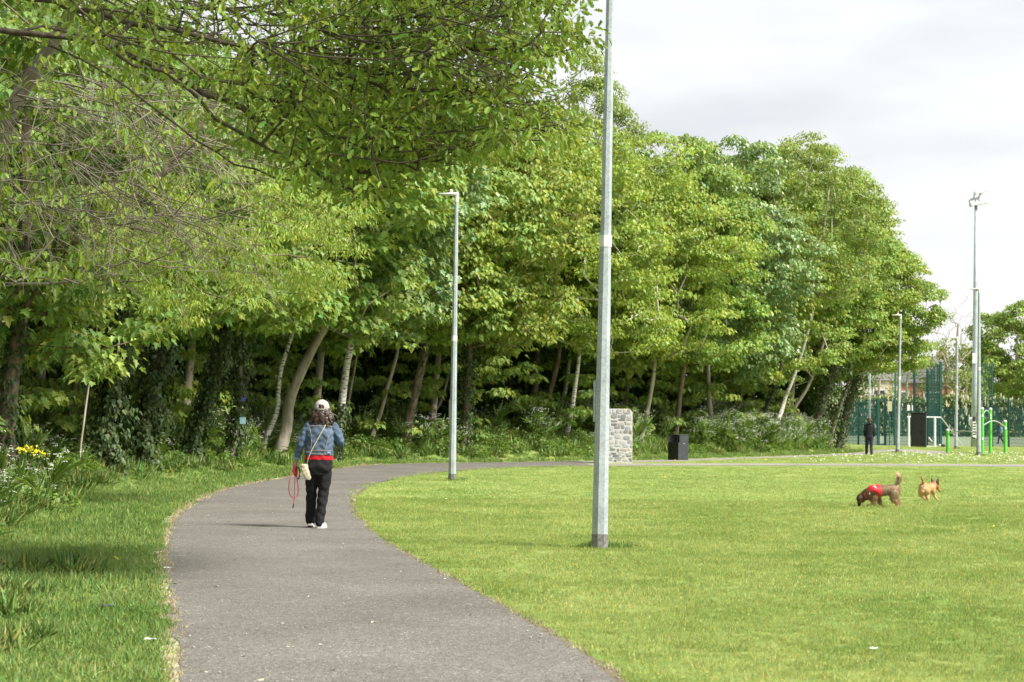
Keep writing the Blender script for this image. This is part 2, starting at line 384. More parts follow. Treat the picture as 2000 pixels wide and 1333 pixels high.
def leaves(P, ax, nr, size, kind='kite', tint=None):
    """place one leaf per row: P position, ax direction of the midrib, nr upper side"""
    T, Fs = LEAF[kind]; y = norm(ax); x = norm(np.cross(y, nr)); z = np.cross(x, y)
    k = len(T); n = len(P); s = np.broadcast_to(np.asarray(size, float), (n,))[:, None, None]
    V = P[:, None, :] + s * (T[None, :, :1] * x[:, None, :] + T[None, :, 1:2] * y[:, None, :] + T[None, :, 2:] * z[:, None, :])
    F_ = (Fs[None] + (np.arange(n) * k)[:, None, None]).reshape(-1, Fs.shape[1])
    tt = np.repeat(tint, k, axis=0) if tint is not None else None
    return V.reshape(-1, 3), F_, tt
def rdir(n): return norm(rng.normal(size=(n, 3)))
def leaf_tint(n, base=None, var=.22, hue=.12):
    v = 1 + rng.normal(size=(n, 1)) * var * .6; h = rng.normal(size=(n, 1)) * hue
    t = np.concatenate([v * (1 + h), v, v * (1 - h)], 1)
    if base is not None: t = t * base
    return np.clip(t, .25, 2.2)
def clump_leaves(C, rad, per, size, kind='kite', flat=.62, out=.55, var=.2):
    """domed tufts of leaves round the clump centres C"""
    n = len(C); rad = np.broadcast_to(rad, (n,)); cnt = np.maximum(3, (per * (rad / rad.mean()) ** 2).astype(int)); idx = np.repeat(np.arange(n), cnt)
    d = rdir(len(idx)); d[:, 2] = np.where(d[:, 2] < -.25, -d[:, 2], d[:, 2])
    r = rad[idx, None] * (rng.random((len(idx), 1)) ** .45)
    P = C[idx] + d * r * np.array([1, 1, flat])
    up = np.array([0, 0, 1.0]); nr = norm(d * out + up * .8 + rdir(len(idx)) * .45)
    ax = norm(np.stack([d[:, 0], d[:, 1], -.55 - .3 * rng.random(len(idx))], 1) + rdir(len(idx)) * .55)
    cb = 1 + rng.normal(size=(n, 1)) * .10; t = leaf_tint(len(idx), var=var) * cb[idx]
    return leaves(P, ax, nr, size * (.7 + .6 * rng.random(len(idx))), kind, t)
def lobes_surface(lobes, n, zmin=-1e9, inner=.72):
    """points on the outside of a union of ellipsoids"""
    lobes = np.array(lobes, float); a = lobes[:, 3] * lobes[:, 5]; w_ = a / a.sum(); out = []; cnt = 0
    while cnt < n:
        i = rng.choice(len(lobes), size=n, p=w_); d = rdir(n); r = .80 + .24 * rng.random((n, 1))
        P = lobes[i, :3] + d * lobes[i, 3:] * r; ok = P[:, 2] > zmin
        for j in range(len(lobes)):
            q = (((P - lobes[j, :3]) / lobes[j, 3:]) ** 2).sum(1); ok &= ~((q < inner ** 2) & (i != j))
        out.append(P[ok]); cnt += ok.sum()
        if len(out) > 30: break
    return np.vstack(out)[:n]
def grow(nodes, att, step=.5, sag=.0, wig=.05, back=.25):
    """nodes: list of [pos, parent]; joins every attractor to the nearest node by a wandering twig"""
    pos = [np.array(p, float) for p, _ in nodes]; par = [q for _, q in nodes]; dep = [0.0] * len(pos)
    for i in range(len(pos)):
        if par[i] >= 0: dep[i] = dep[par[i]] + np.linalg.norm(pos[i] - pos[par[i]])
    root = pos[0]; A = sorted(att, key=lambda a: np.linalg.norm(a - pos[-1]) if False else np.linalg.norm(a - root))
    buf = np.zeros((len(pos) + 40 * len(A) + 10, 3)); buf[:len(pos)] = pos; dd = np.zeros(len(buf)); dd[:len(dep)] = dep; n = len(pos); ends = []
    for a in A:
        d = np.linalg.norm(buf[:n] - a, axis=1); c = d + back * dd[:n] * .3
        c = c + np.where(buf[:n, 2] > a[2] + .6, .6, 0)
        j = int(np.argmin(c)); p = buf[j].copy(); k = max(1, min(30, int(d[j] / step))); prev = j
        v = a - p; ln = np.linalg.norm(v)
        for s in range(1, k + 1):
            t = s / k; q = p + v * t; q[2] += math.sin(math.pi * t) * (-sag) * ln
            if s < k: q += rng.normal(size=3) * wig * min(ln, 1.5)
            buf[n] = q; par.append(prev); dd[n] = dd[prev] + ln / k; prev = n; n += 1
        ends.append(prev)
    return buf[:n], par, ends
def tubes_from(pos, par, tip=.006, pw=2.3, sides=4, skip=0, cap=1.0, rmax=None):
    n = len(pos); r = np.zeros(n); kids = np.zeros(n, int)
    for i in range(n):
        if par[i] >= 0: kids[par[i]] += 1
    r[kids == 0] = tip ** pw
    for i in range(n - 1, 0, -1):
        if par[i] >= 0: r[par[i]] += r[i]
    r = r ** (1 / pw)
    if rmax is not None: r = np.minimum(r, rmax)
    idx = np.array([i for i in range(max(1, skip), n) if par[i] >= 0]); pi = np.array([par[i] for i in idx])
    if not len(idx): return np.zeros((0, 3)), np.zeros((0, 4), int), r
    A = pos[pi]; B = pos[idx]; t = norm(B - A); ref = np.where(np.abs(t[:, 2:3]) < .9, [[0, 0, 1.0]], [[1.0, 0, 0]])
    x = norm(np.cross(t, ref)); y = np.cross(t, x); ra = np.minimum(r[pi], r[idx] * 1.35)
    ang = np.arange(sides) * 2 * np.pi / sides; V = []
    for P_, rr in ((A, ra), (B + t * r[idx][:, None] * .3, r[idx])):
        V.append(P_[:, None, :] + rr[:, None, None] * (np.cos(ang)[None, :, None] * x[:, None, :] + np.sin(ang)[None, :, None] * y[:, None, :]))
    V = np.concatenate(V, 1).reshape(-1, 3); base = (np.arange(len(idx)) * 2 * sides)[:, None]; Fs = []
    for k in range(sides):
        k2 = (k + 1) % sides; Fs.append(base + np.array([[k, k2, sides + k2, sides + k]]))
    return V, np.concatenate(Fs, 0), r
def trunk_tube(pts, r0, r1, n=12, flare=1.35, lump=.06):
    P = smooth_poly(np.array(pts, float), 2); m = len(P); s = np.linspace(0, 1, m); V = []; Fs = []
    rr = r0 + (r1 - r0) * s ** .9; rr = rr * (1 + (flare - 1) * np.exp(-s * 14)); ph = rng.random() * 6
    for i in range(m):
        t = norm(P[min(i + 1, m - 1)] - P[max(i - 1, 0)]); x = norm(np.cross(t, [0, 1, 0.01])); y = np.cross(t, x)
        for k in range(n):
            a = 2 * math.pi * k / n; q = rr[i] * (1 + lump * math.sin(3 * a + i * .5 + ph) + lump * .6 * rng.normal())
            V.append(P[i] + q * (math.cos(a) * x + math.sin(a) * y))
    for i in range(m - 1):
        for k in range(n):
            k2 = (k + 1) % n; Fs.append((i * n + k, i * n + k2, (i + 1) * n + k2, (i + 1) * n + k))
    return np.array(V), np.array(Fs), P, rr
def cat_geo(parts):
    V = []; F_ = {}; T = []; n = 0
    for g in parts:
        v, f = g[0], g[1]; V.append(v); F_.setdefault(f.shape[1], []).append(f + n); n += len(v)
        if len(g) > 2 and g[2] is not None: T.append(g[2])
    return np.vstack(V), [np.vstack(x) for x in F_.values()], (np.vstack(T) if T else None)

def ivy_on(P, rr, z0, z1, dens=420, size=.085, bulge=.12, name='ivy', parent=None, org=None):
    seg = np.linalg.norm(np.diff(P, axis=0), axis=1); tot = seg.sum(); n = int(dens * tot); pick = rng.choice(len(seg), n, p=seg / tot); t = rng.random((n, 1))
    C = P[pick] * (1 - t) + P[pick + 1] * t; r = rr[pick][:, None]; a = rng.random(n) * 6.283; d = np.stack([np.cos(a), np.sin(a), np.zeros(n)], 1)
    lump = .6 + .8 * (_n2(C[:, 2] * 3 + a, a * 2, 1.1) + .5)[:, None] * .8
    Q = C + d * (r + bulge * np.abs(rng.random((n, 1)) * lump)); ok = (Q[:, 2] > z0) & (Q[:, 2] < z1) & (lump[:, 0] > .35 + .3 * rng.random(n))
    Q = Q[ok]; d = d[ok]; m = len(Q); nr = norm(d + rdir(m) * .5 + [0, 0, .35]); ax = norm(np.array([0, 0, -1.0]) + d * .35 + rdir(m) * .6)
    v, f, t_ = leaves(Q - org, ax, nr, size * (.6 + .8 * rng.random(m)), 'ivy', leaf_tint(m, var=.35, hue=.1))
    me = npmesh(name, v, [f], t_); return link_mesh(name, me, LM_ivy, parent)

def make_tree(base_px, depth, trunk_px, wpx, label, cat='tree', bark_m=None, leaf_m=None, lobes=None, top=None, nclump=230, per=62, lsize=.17, crad=.62,
              kind='kite', ivy=None, name='tree', group=None, limbs=True, flat=.62, trunk_extra=None, tip=.012, zmin=2.6, forks=None, tintbase=None):
    """trunk_px: pixels of the trunk from base up; everything stands at its own distance from the camera"""
    pts = [Dp(u, v, depth) for u, v in trunk_px]; b = pts[0]; zg = tz1(b[0], b[1])
    k = depth / F; r0 = wpx * .5 * k
    if b[2] > zg: pts.insert(0, np.array([b[0] - (pts[1][0] - b[0]) * .15, b[1], zg - .15]))
    for i, p in enumerate(pts): p[1] += .10 * math.sin(i * 1.7 + depth)
    tp = pts[-1]; dr = norm(pts[-1] - pts[-2]); top = top or 9.5; m = 5; cur = tp.copy(); upv = np.array([0, 0, 1.0])
    for i in range(m):
        if top <= tp[2] + .5: break
        dr = norm(dr * .75 + upv * .35 + rng.normal(size=3) * .05); cur = cur + dr * (top - tp[2]) / m / max(.5, dr[2]); pts.append(cur.copy())
    V, Fq, P, rr = trunk_tube(pts, r0, r0 * .28)
    org = np.array([pts[0][0], pts[0][1], zg]); parts = [(V - org, Fq)]
    root = empty(name, org, label, cat, group)
    if lobes is None: lobes = []
    lob = []
    for (dx, dy, cz, rx, ry, rz) in lobes: lob.append((org[0] + dx, org[1] + dy, cz, rx, ry, rz))
    if lob:
        C = lobes_surface(lob, nclump, zmin=zmin)
        big = [i for i in range(len(P)) if P[i][2] > 2.6 + zg * .3]
        nd = [(P[i], j - 1) for j, i in enumerate(range(len(P)))]
        nd = [(P[i], i - 1) for i in range(len(P))]
        sub = C[rng.random(len(C)) < .75] if limbs else C[:10]
        lowcut = next((i for i in range(len(P)) if P[i][2] > 2.2), len(P) - 3); nodes = nd[lowcut:]; nodes = [(p, (q - lowcut) if q >= lowcut else -1) for p, q in nodes]
        pos, par, ends = grow(nodes, list(sub), step=.7, sag=-.06, wig=.05)
        v2, f2, _ = tubes_from(pos, par, tip=tip, skip=len(nodes), rmax=r0 * .5)
        parts.append((v2 - org, f2))
        rad = crad * (.65 + .7 * rng.random(len(C)))
        v, f, t = clump_leaves(C, rad, per, lsize, kind, flat=flat)
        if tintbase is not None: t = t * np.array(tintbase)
        link_mesh('crown', npmesh('crown', v - org, [f], t), leaf_m or LM_maple, root)
    v, fs, _ = cat_geo(parts)
    tr = link_mesh('trunk', npmesh('trunk', v, fs), bark_m or BK_grey, root, smooth=True)
    if ivy: ivy_on(P, rr, zg - .1, ivy[0], dens=ivy[1], bulge=ivy[2], parent=root, org=org, size=ivy[3] if len(ivy) > 3 else .085)
    return root

def crown_lobes(rx, ry, z0, z1, n=7, cx=0, cy=0, sd=0, top=.75):
    """a lumpy crown between z0 and z1 made of several overlapping lobes"""
    rs = np.random.default_rng(sd); L_ = [(cx, cy, (z0 + z1) / 2, rx * .75, ry * .75, (z1 - z0) * .42)]
    for i in range(n):
        a = 2 * math.pi * (i + rs.random() * .6) / n * 1.9; h = (i + .5) / n; k = math.sin(math.pi * (.18 + .68 * h)) ** .8
        L_.append((cx + math.cos(a) * rx * .55 * k, cy + math.sin(a) * ry * .55 * k, z0 + (z1 - z0) * (.14 + .74 * h), rx * (.42 + .16 * rs.random()), ry * .5, (z1 - z0) * (.15 + .05 * rs.random())))
    return L_
# ------------------------------------------------------------------ the belt of trees, front row first
GT = 'trees along the edge of the wood'
def T(label, depth, tpx, wpx, bark_m, leaf_m, rx, ry, z0, z1, cx=0, cy=-1.0, sd=0, ncl=230, per=60, ls=.175, crad=.57, kind='kite', ivy=None, name='maple_tree', cat='tree', top=None, n=7, flat=.62, tb=None, zmin=2.3):
    return make_tree(None, depth, tpx, wpx, label, cat, bark_m, leaf_m, crown_lobes(rx * 1.06, ry * 1.1, z0 - (.25 if depth > 58 else .1), z1, n, cx, cy - .4, sd), top or z1 - 1.5, int(ncl * 1.15), per, ls, crad, kind, ivy, name, GT, flat=flat, tintbase=tb, zmin=zmin)
T('thick trunk wrapped in dry vines at the left edge of the wood', 34, [(12,862),(22,740),(32,660),(40,600)], 42, BK_brown, LM_maple, 3.2, 3.0, 2.3, 9, cx=-.5, cy=.5, sd=1, ncl=240, per=40, ls=.17, kind='maple', ivy=(4.5, 300, .10), tb=(.70,.78,.72))  # dark tb on these left trees puts their shade into the leaf colour
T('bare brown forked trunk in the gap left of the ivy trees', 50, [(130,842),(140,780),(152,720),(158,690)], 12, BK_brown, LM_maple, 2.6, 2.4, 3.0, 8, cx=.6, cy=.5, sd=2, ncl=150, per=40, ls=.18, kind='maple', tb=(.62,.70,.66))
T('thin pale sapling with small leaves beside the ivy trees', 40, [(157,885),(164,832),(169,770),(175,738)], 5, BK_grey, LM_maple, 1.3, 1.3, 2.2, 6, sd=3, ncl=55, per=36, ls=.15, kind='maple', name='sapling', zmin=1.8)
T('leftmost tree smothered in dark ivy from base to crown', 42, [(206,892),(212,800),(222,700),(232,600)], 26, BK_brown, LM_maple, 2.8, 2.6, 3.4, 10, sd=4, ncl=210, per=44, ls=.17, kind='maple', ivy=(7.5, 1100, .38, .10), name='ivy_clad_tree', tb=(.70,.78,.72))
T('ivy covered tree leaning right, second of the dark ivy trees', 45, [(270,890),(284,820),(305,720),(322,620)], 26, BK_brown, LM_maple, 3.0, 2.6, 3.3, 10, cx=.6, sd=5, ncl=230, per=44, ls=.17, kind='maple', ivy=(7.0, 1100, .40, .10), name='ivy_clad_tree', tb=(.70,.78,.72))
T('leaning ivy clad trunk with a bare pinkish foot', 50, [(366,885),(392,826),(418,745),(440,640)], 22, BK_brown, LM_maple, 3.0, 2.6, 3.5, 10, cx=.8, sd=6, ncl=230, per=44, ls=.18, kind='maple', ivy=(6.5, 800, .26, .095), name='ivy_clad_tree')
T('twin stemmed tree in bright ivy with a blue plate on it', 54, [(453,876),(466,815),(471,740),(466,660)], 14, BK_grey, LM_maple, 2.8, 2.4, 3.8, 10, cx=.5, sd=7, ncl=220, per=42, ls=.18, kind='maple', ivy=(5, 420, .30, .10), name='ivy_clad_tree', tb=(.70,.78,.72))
T('slender white birch trunk behind the walking woman\'s left', 60, [(515,868),(532,827),(543,794),(544,762),(549,718),(560,684),(574,642)], 12.5, BK_birch, LM_birch, 2.4, 2.2, 5.0, 12, cx=1.4, sd=8, ncl=170, per=60, ls=.10, name='birch_tree')
T('stout smooth grey trunk leaning right beside the slender birch', 60, [(548,876),(560,836),(563,789),(575,755),(595,714),(612,678),(628,650)], 27, BK_grey, LM_maple, 3.4, 2.8, 3.9, 12, cx=1.6, sd=9, ncl=290, per=46, ls=.19, kind='maple', tb=(.9,.95,1))
T('white birch with ivy round its foot behind the woman', 63, [(655,890),(662,850),(670,776),(675,721),(684,679),(694,644)], 19, BK_birch, LM_blue, 3.2, 2.7, 4.2, 12.5, cx=1.2, sd=10, ncl=290, per=50, ls=.19, kind='maple', ivy=(1.9, 700, .15), name='birch_tree')
T('thin bare stem just right of the woman\'s head', 67, [(668,865),(676,810),(683,770)], 7, BK_grey, LM_maple, 1.8, 1.8, 4, 8, sd=11, ncl=80, per=50, ls=.17)
T('slim grey trunk leaning right between the woman and the path lamp', 68, [(722,868),(734,830),(745,803),(755,762),(768,722),(778,680)], 10, BK_grey, LM_maple, 3.2, 2.8, 3.9, 12.0, cx=.8, sd=12, ncl=290, per=60, ls=.18, tb=(1.05,1,.9))
T('broad brown trunk tangled with dry ivy stems left of the path lamp', 68.5, [(791,872),(799,816),(813,762),(824,708),(833,670)], 22, BK_brown, LM_maple, 3.6, 2.9, 4.1, 12.5, cx=.7, sd=13, ncl=320, per=60, ls=.18, ivy=(4.2, 90, .12))
T('thin stem slanting right behind the path lamp', 75, [(835,835),(848,805),(862,785),(872,750)], 8, BK_grey, LM_yel, 3.2, 2.6, 4.2, 12.5, cx=.4, sd=14, ncl=250, per=64, ls=.14, name='field_maple_tree')
T('ivy hung trunk just right of the path lamp', 70, [(902,880),(909,820),(914,740),(918,670)], 17, BK_brown, LM_maple, 3.6, 3.0, 3.9, 12.8, cx=.8, sd=15, ncl=320, per=60, ls=.17, ivy=(6, 420, .32), tb=(1.08,1,.9))
T('forked brown stump like trunk rising from a green shrub', 78, [(1062,845),(1066,789),(1085,728),(1092,690)], 14, BK_brown, LM_maple, 3.9, 3.1, 4.2, 12.4, cx=-.6, sd=16, ncl=330, per=62, ls=.17)
T('short white birch trunk curving right beside the forked trunk', 82, [(1086,835),(1101,776),(1108,744),(1112,700)], 10, BK_birch, LM_birch, 1.7, 1.7, 6.0, 16.6, cx=1.7, cy=-.5, sd=17, ncl=330, per=70, ls=.10, crad=.5, name='birch_tree')
T('tall white birch trunk left of the big lamp post', 76, [(1102,868),(1115,812),(1122,767),(1127,730),(1132,690)], 11, BK_birch, LM_yel, 3.7, 2.9, 3.6, 12.2, cx=.6, cy=-1.6, sd=18, ncl=330, per=66, ls=.13, name='birch_tree')
T('slim grey trunk behind the stone pillar', 80, [(1250,868),(1264,806),(1272,762),(1278,722),(1279,668)], 11, BK_grey, LM_yel, 3.9, 3.0, 3.9, 12.6, cx=-.2, cy=-1.4, sd=19, ncl=350, per=66, ls=.135, name='field_maple_tree')
T('crooked trunk above the litter bin hidden low in leafy shrub', 83, [(1318,868),(1326,790),(1331,748),(1340,700)], 12, BK_brown, LM_maple, 3.9, 3.0, 3.5, 13.4, cx=.2, cy=-.6, sd=20, ncl=350, per=62, ls=.17, tb=(.95,1,1))
T('pair of grey stems right of the litter bin', 86, [(1388,870),(1387,800),(1384,755),(1383,680)], 10, BK_grey, LM_blue, 4.0, 3.0, 3.3, 13.4, cx=.5, sd=21, ncl=360, per=60, ls=.17)
T('thin dark stem in the shade between the grey pair and the ivy stem', 92, [(1438,860),(1445,800),(1450,740)], 8, BK_brown, LM_maple, 3.4, 2.8, 4.5, 13.6, cx=.2, cy=.6, sd=22, ncl=280, per=60, ls=.17)
T('leaning reddish stem with ivy left of the bright birch', 92, [(1470,862),(1487,815),(1508,775),(1520,740)], 9, BK_brown, LM_maple, 3.6, 2.9, 3.0, 13.2, cx=-.3, cy=-1.3, sd=23, ncl=340, per=62, ls=.17, ivy=(3.4, 330, .16), tb=(1.05,1,.9))
T('bright white birch trunk leaning right near the end of the wood', 91.5, [(1500,876),(1514,832),(1528,800),(1533,778),(1546,748)], 11, BK_birch, LM_birch, 3.3, 3.0, 7.0, 14.2, cx=1.8, sd=24, ncl=380, per=60, ls=.12, crad=.5, name='birch_tree')
T('long grey stem slanting right beside the bright birch', 96, [(1522,862),(1550,797),(1570,770),(1588,735)], 9, BK_grey, LM_maple, 3.8, 3.0, 3.6, 13.6, cx=-.2, cy=-1.2, sd=25, ncl=350, per=62, ls=.17)
T('thick black looking ivy trunk near the white flowering mound', 99, [(1592,860),(1603,795),(1622,742)], 15, BK_brown, LM_maple, 3.9, 3.0, 4.2, 14.6, cx=.2, cy=-.4, sd=26, ncl=360, per=62, ls=.16, ivy=(5.5, 600, .30), tb=(.95,1,1), name='ivy_clad_tree')
T('pale stem leaning right out of the ivy before the last trunk', 102, [(1622,855),(1640,795),(1659,745)], 9, BK_grey, LM_maple, 3.9, 3.0, 3.7, 13.6, cx=.7, cy=-.2, sd=27, ncl=370, per=62, ls=.16, ivy=(4.6, 200, .2), tb=(1.05,1,.9))
T('last ivy clad tree at the right hand end of the wood', 104, [(1640,862),(1654,792),(1672,742)], 15, BK_brown, LM_maple, 3.0, 3.0, 4.2, 10.8, cx=2.2, cy=.2, sd=28, ncl=330, per=66, ls=.16, ivy=(5, 600, .30), name='ivy_clad_tree')
# trees of the second row, whose tops close the sky behind the front row
GB = 'trees standing deeper in the wood'
back = [(-13.5,40,4,9.5),(-12,50,4,10.5),(-9.6,58,4,11.5),(-6.6,66,4.2,12),(-3.0,74,4.2,12.8),(.8,82,4.4,13.2),(5.0,90,4.4,13.4),(9.5,96,4.4,13.8),(14.0,101,4.4,14.6),(-16,33,4,9),(16.0,106,3.3,11.5),(3.4,79,3,13.2)]
for i, (x, y, r, zt) in enumerate(back):
    zg = tz1(x, y); org = np.array([x, y, zg]); where = ['behind the gap at the left', 'behind the ivy trees', 'behind the slender birch', 'behind the walking woman', 'behind the path lamp', 'left of the big lamp post', 'behind the stone pillar', 'behind the litter bin', 'behind the bright birch', 'at the far left edge', 'at the right hand end', 'showing its top left of the lamp post'][i]
    root = empty('background_tree', org, 'shaded tree deeper in the wood ' + where, 'tree', GB)
    lob = [(a + x, b + y, c, d, e, f) for a, b, c, d, e, f in crown_lobes(r, r * .9, 3.2, zt, 7, 0, 0, 50 + i)]
    C = lobes_surface(lob, 210, zmin=2.8); v, f, t = clump_leaves(C, .75 * (.7 + .6 * rng.random(len(C))), 42, .24, 'kite')
    link_mesh('crown', npmesh('crown', v - org, [f], t), [LM_maple, LM_birch, LM_dark][i % 3] if i not in (11,) else LM_birch, root)
    P = [org + [0, 0, -.2], org + [.2, 0, 2], org + [.5, 0, zt * .5], org + [.5, 0, zt * .85]]
    V, Fq, PP, rr = trunk_tube(P, .17, .05, n=8)
    nodes = [(PP[k], k - 1) for k in range(len(PP)) if True][len(PP) // 3:]; o0 = len(PP) // 3; nodes = [(p, (q - o0) if q >= o0 else -1) for p, q in nodes]
    pos, par, _ = grow(nodes, list(C[rng.random(len(C)) < .45]), step=.9, sag=-.05)
    v2, f2, _ = tubes_from(pos, par, tip=.014, skip=len(nodes), rmax=.09)
    vv, ff, _ = cat_geo([(V - org, Fq), (v2 - org, f2)]); link_mesh('trunk', npmesh('trunk', vv, ff), BK_grey, root, smooth=True)

# dense understorey closing the wood behind the trunks
def inner_line(off, n):
    s = np.linspace(0, 1, n); e = WOOD_EDGE; seg = np.concatenate([[0], np.cumsum(np.linalg.norm(np.diff(e, axis=0), axis=1))]); q = np.interp(s * seg[-1], seg, np.arange(len(e)))
    i = np.clip(q.astype(int), 0, len(e) - 2); t = (q - i)[:, None]; P = e[i] * (1 - t) + e[i + 1] * t; d = norm(np.concatenate([e[i + 1] - e[i]], 0)); nr_ = np.stack([-d[:, 1], d[:, 0]], 1)
    return P + nr_ * off
def band_points(n, d0, d1, y0, y1, x0=-30, x1=24):
    P = []
    c = 0
    while c < n:
        q = np.stack([x0 + (x1 - x0) * rng.random(n * 2), y0 + (y1 - y0) * rng.random(n * 2)], 1); d = dwood(q); q = q[(d > d0) & (d < d1)]; P.append(q); c += len(q)
    return np.vstack(P)[:n]
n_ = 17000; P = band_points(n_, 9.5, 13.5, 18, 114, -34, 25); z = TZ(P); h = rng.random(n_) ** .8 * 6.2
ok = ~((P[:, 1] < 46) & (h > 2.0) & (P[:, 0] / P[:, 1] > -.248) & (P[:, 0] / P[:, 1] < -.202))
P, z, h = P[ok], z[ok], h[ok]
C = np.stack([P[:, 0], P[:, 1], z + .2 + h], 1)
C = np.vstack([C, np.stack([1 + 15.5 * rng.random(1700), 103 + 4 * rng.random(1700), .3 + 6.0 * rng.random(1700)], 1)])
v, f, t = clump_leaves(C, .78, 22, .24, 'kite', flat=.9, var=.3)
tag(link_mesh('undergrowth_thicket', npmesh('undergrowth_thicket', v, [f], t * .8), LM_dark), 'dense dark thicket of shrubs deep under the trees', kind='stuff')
# green saplings and low maple sprays between the trunks
n_ = 560; P = band_points(n_, 3.4, 8.0, 30, 104); z = TZ(P); C = np.stack([P[:, 0], P[:, 1], z + .35 + 3.2 * rng.random(n_)], 1)
v, f, t = clump_leaves(C, .55, 60, .17, 'maple', flat=.5)
tag(link_mesh('low_maple_foliage', npmesh('low_maple_foliage', v, [f], t), LM_maple), 'sprays of young maple leaves between the trunks', kind='stuff')
# ------------------------------------------------------------------ near oak reaching over the path from the left
TW_KEEP = [0]
def twig_tree(name, label, cat, trunk, limbs, att, bark_m, tipr, r0, extra=None, parts=None, step=.35, sag=.05, wig=.06, group=None, back=.25, rmax=.09, pw=2.3, sides=5):
    V, Fq, P, rr = trunk_tube(trunk, r0, r0 * .35, n=14); org = np.array([trunk[0][0], trunk[0][1], tz1(trunk[0][0], trunk[0][1])])
    root = empty(name, org, label, cat, group); nodes = [(p, i - 1) for i, p in enumerate(P)]
    for lb in limbs:
        Q = resample(smooth_poly(np.array(lb, float), 2), .35); j = int(np.argmin([np.linalg.norm(p - Q[0]) for p, _ in nodes[:len(P)]])); prev = j
        for q in Q: nodes.append((q + rng.normal(size=3) * .015, prev)); prev = len(nodes) - 1
    TW_KEEP[0] = len(nodes)
    pos, par, ends = grow(nodes, att, step=step, sag=sag, wig=wig, back=back)
    keep = len(P); v2, f2, r = tubes_from(pos, par, tip=tipr, skip=keep, rmax=rmax, sides=sides, pw=pw)
    v, fs, _ = cat_geo([(V - org, Fq), (v2 - org, f2)])
    link_mesh('trunk', npmesh('trunk', v, fs), bark_m, root, smooth=True)
    return root, org, pos, ends
def px_region(n, inreg, d0, d1, u0, u1, v0, v1):
    out = []
    while len(out) < n:
        u = u0 + (u1 - u0) * rng.random(); v = v0 + (v1 - v0) * rng.random()
        if inreg(u, v): out.append(Dp(u, v, d0 + (d1 - d0) * rng.random()))
    return out
def oak_region(u, v):
    vb = np.interp(u, [120, 250, 400, 600, 700, 780, 850, 1000, 1100, 1170], [60, 130, 225, 345, 395, 375, 325, 290, 270, 220])
    ub = np.interp(v, [-400, -100, 10, 45, 75, 100, 125, 160, 190, 240, 290, 400], [1250, 1160, 1140, 1100, 1160, 1120, 1020, 1030, 1130, 1150, 1060, 900])
    return v < vb and u < ub and not (u < 460 and v > 100 and rng.random() < .86)
att = px_region(430, oak_region, 15.5, 19.5, 60, 1200, -120, 400) + px_region(420, oak_region, 15.8, 18.8, 560, 1200, -60, 400) + px_region(40, oak_region, 15.0, 20.0, -300, 450, -420, -100)
trk = [(-8.3, 18.2, -.1), (-8.2, 18.2, 1.6), (-8.1, 18.1, 3.2), (-7.8, 18.0, 5.0), (-7.5, 17.9, 7.2), (-7.3, 18, 9.2)]
def pl(*a): return [Dp(u, v, d) for u, v, d in a]
limbs = [[trk[3]] + pl((-120, -60, 18.0), (20, -8, 17.6), (120, 6, 17.4), (230, 36, 17.2), (420, 80, 17.0), (620, 130, 17.0), (800, 190, 17.2), (950, 235, 17.4)),
         [trk[2]] + pl((-160, 60, 18.5), (60, 60, 18.4), (260, 105, 18.3), (420, 190, 18.2), (560, 262, 18), (680, 300, 18), (820, 300, 18)),
         [trk[3]] + pl((0, -230, 17), (300, -120, 16.8), (600, -40, 16.8), (850, 20, 16.9), (1020, 40, 17)),
         [trk[4]] + pl((0, -400, 18), (400, -330, 18.4), (800, -220, 18.6), (1050, -120, 18.6)),
         [trk[3]] + pl((-60, 30, 19.4), (200, 130, 19.4), (330, 240, 19.2), (480, 330, 19.0), (640, 372, 18.8))]
oak, oorg, opos, oends = twig_tree('oak_tree', 'near oak tree whose long dark boughs hang over the path from the left', 'tree', trk, limbs, att, BK_oak, .0060, .34, sag=.07, wig=.07, rmax=.046, pw=3.1, step=.26)
oak_keep = TW_KEEP[0]
C = np.array([opos[e] for e in oends]); C = C[C[:, 1] > 8]
def sprays(pos, start, keep, per, spread, size, kind, var=.25):
    Q = pos[start:]; Q = Q[rng.random(len(Q)) < keep]; C = np.repeat(Q, per, 0); n = len(C); o = rdir(n) * spread * rng.random((n, 1)) ** .6 * [1, 1, .65]
    nr = norm(rdir(n) * .7 + [0, 0, .75]); ax = norm(o / spread + rdir(n) * .6 + [0, 0, -.35]); sh = np.repeat(1 + rng.normal(size=(len(Q), 1)) * .12, per, 0)
    return leaves(C + o, ax, nr, size * (.6 + .7 * rng.random(n)), kind, leaf_tint(n, var=var) * sh)
v, f, t = sprays(opos[oak_keep:], 0, .9, 27, .27, .074, 'oak')
C = np.stack([-9 + 7 * rng.random(170), 13.5 + 11 * rng.random(170), 7.6 + 3.6 * rng.random(170)], 1); v2, f2, t2 = clump_leaves(C, .8, 60, .16, 'kite')  # upper oak foliage out of view, added to shade the trees at left
v, f, t = cat_geo([(v, f, t), (v2, f2, t2)]); f = f
link_mesh('crown', npmesh('crown', v - oorg, f, t), LM_oak, oak)
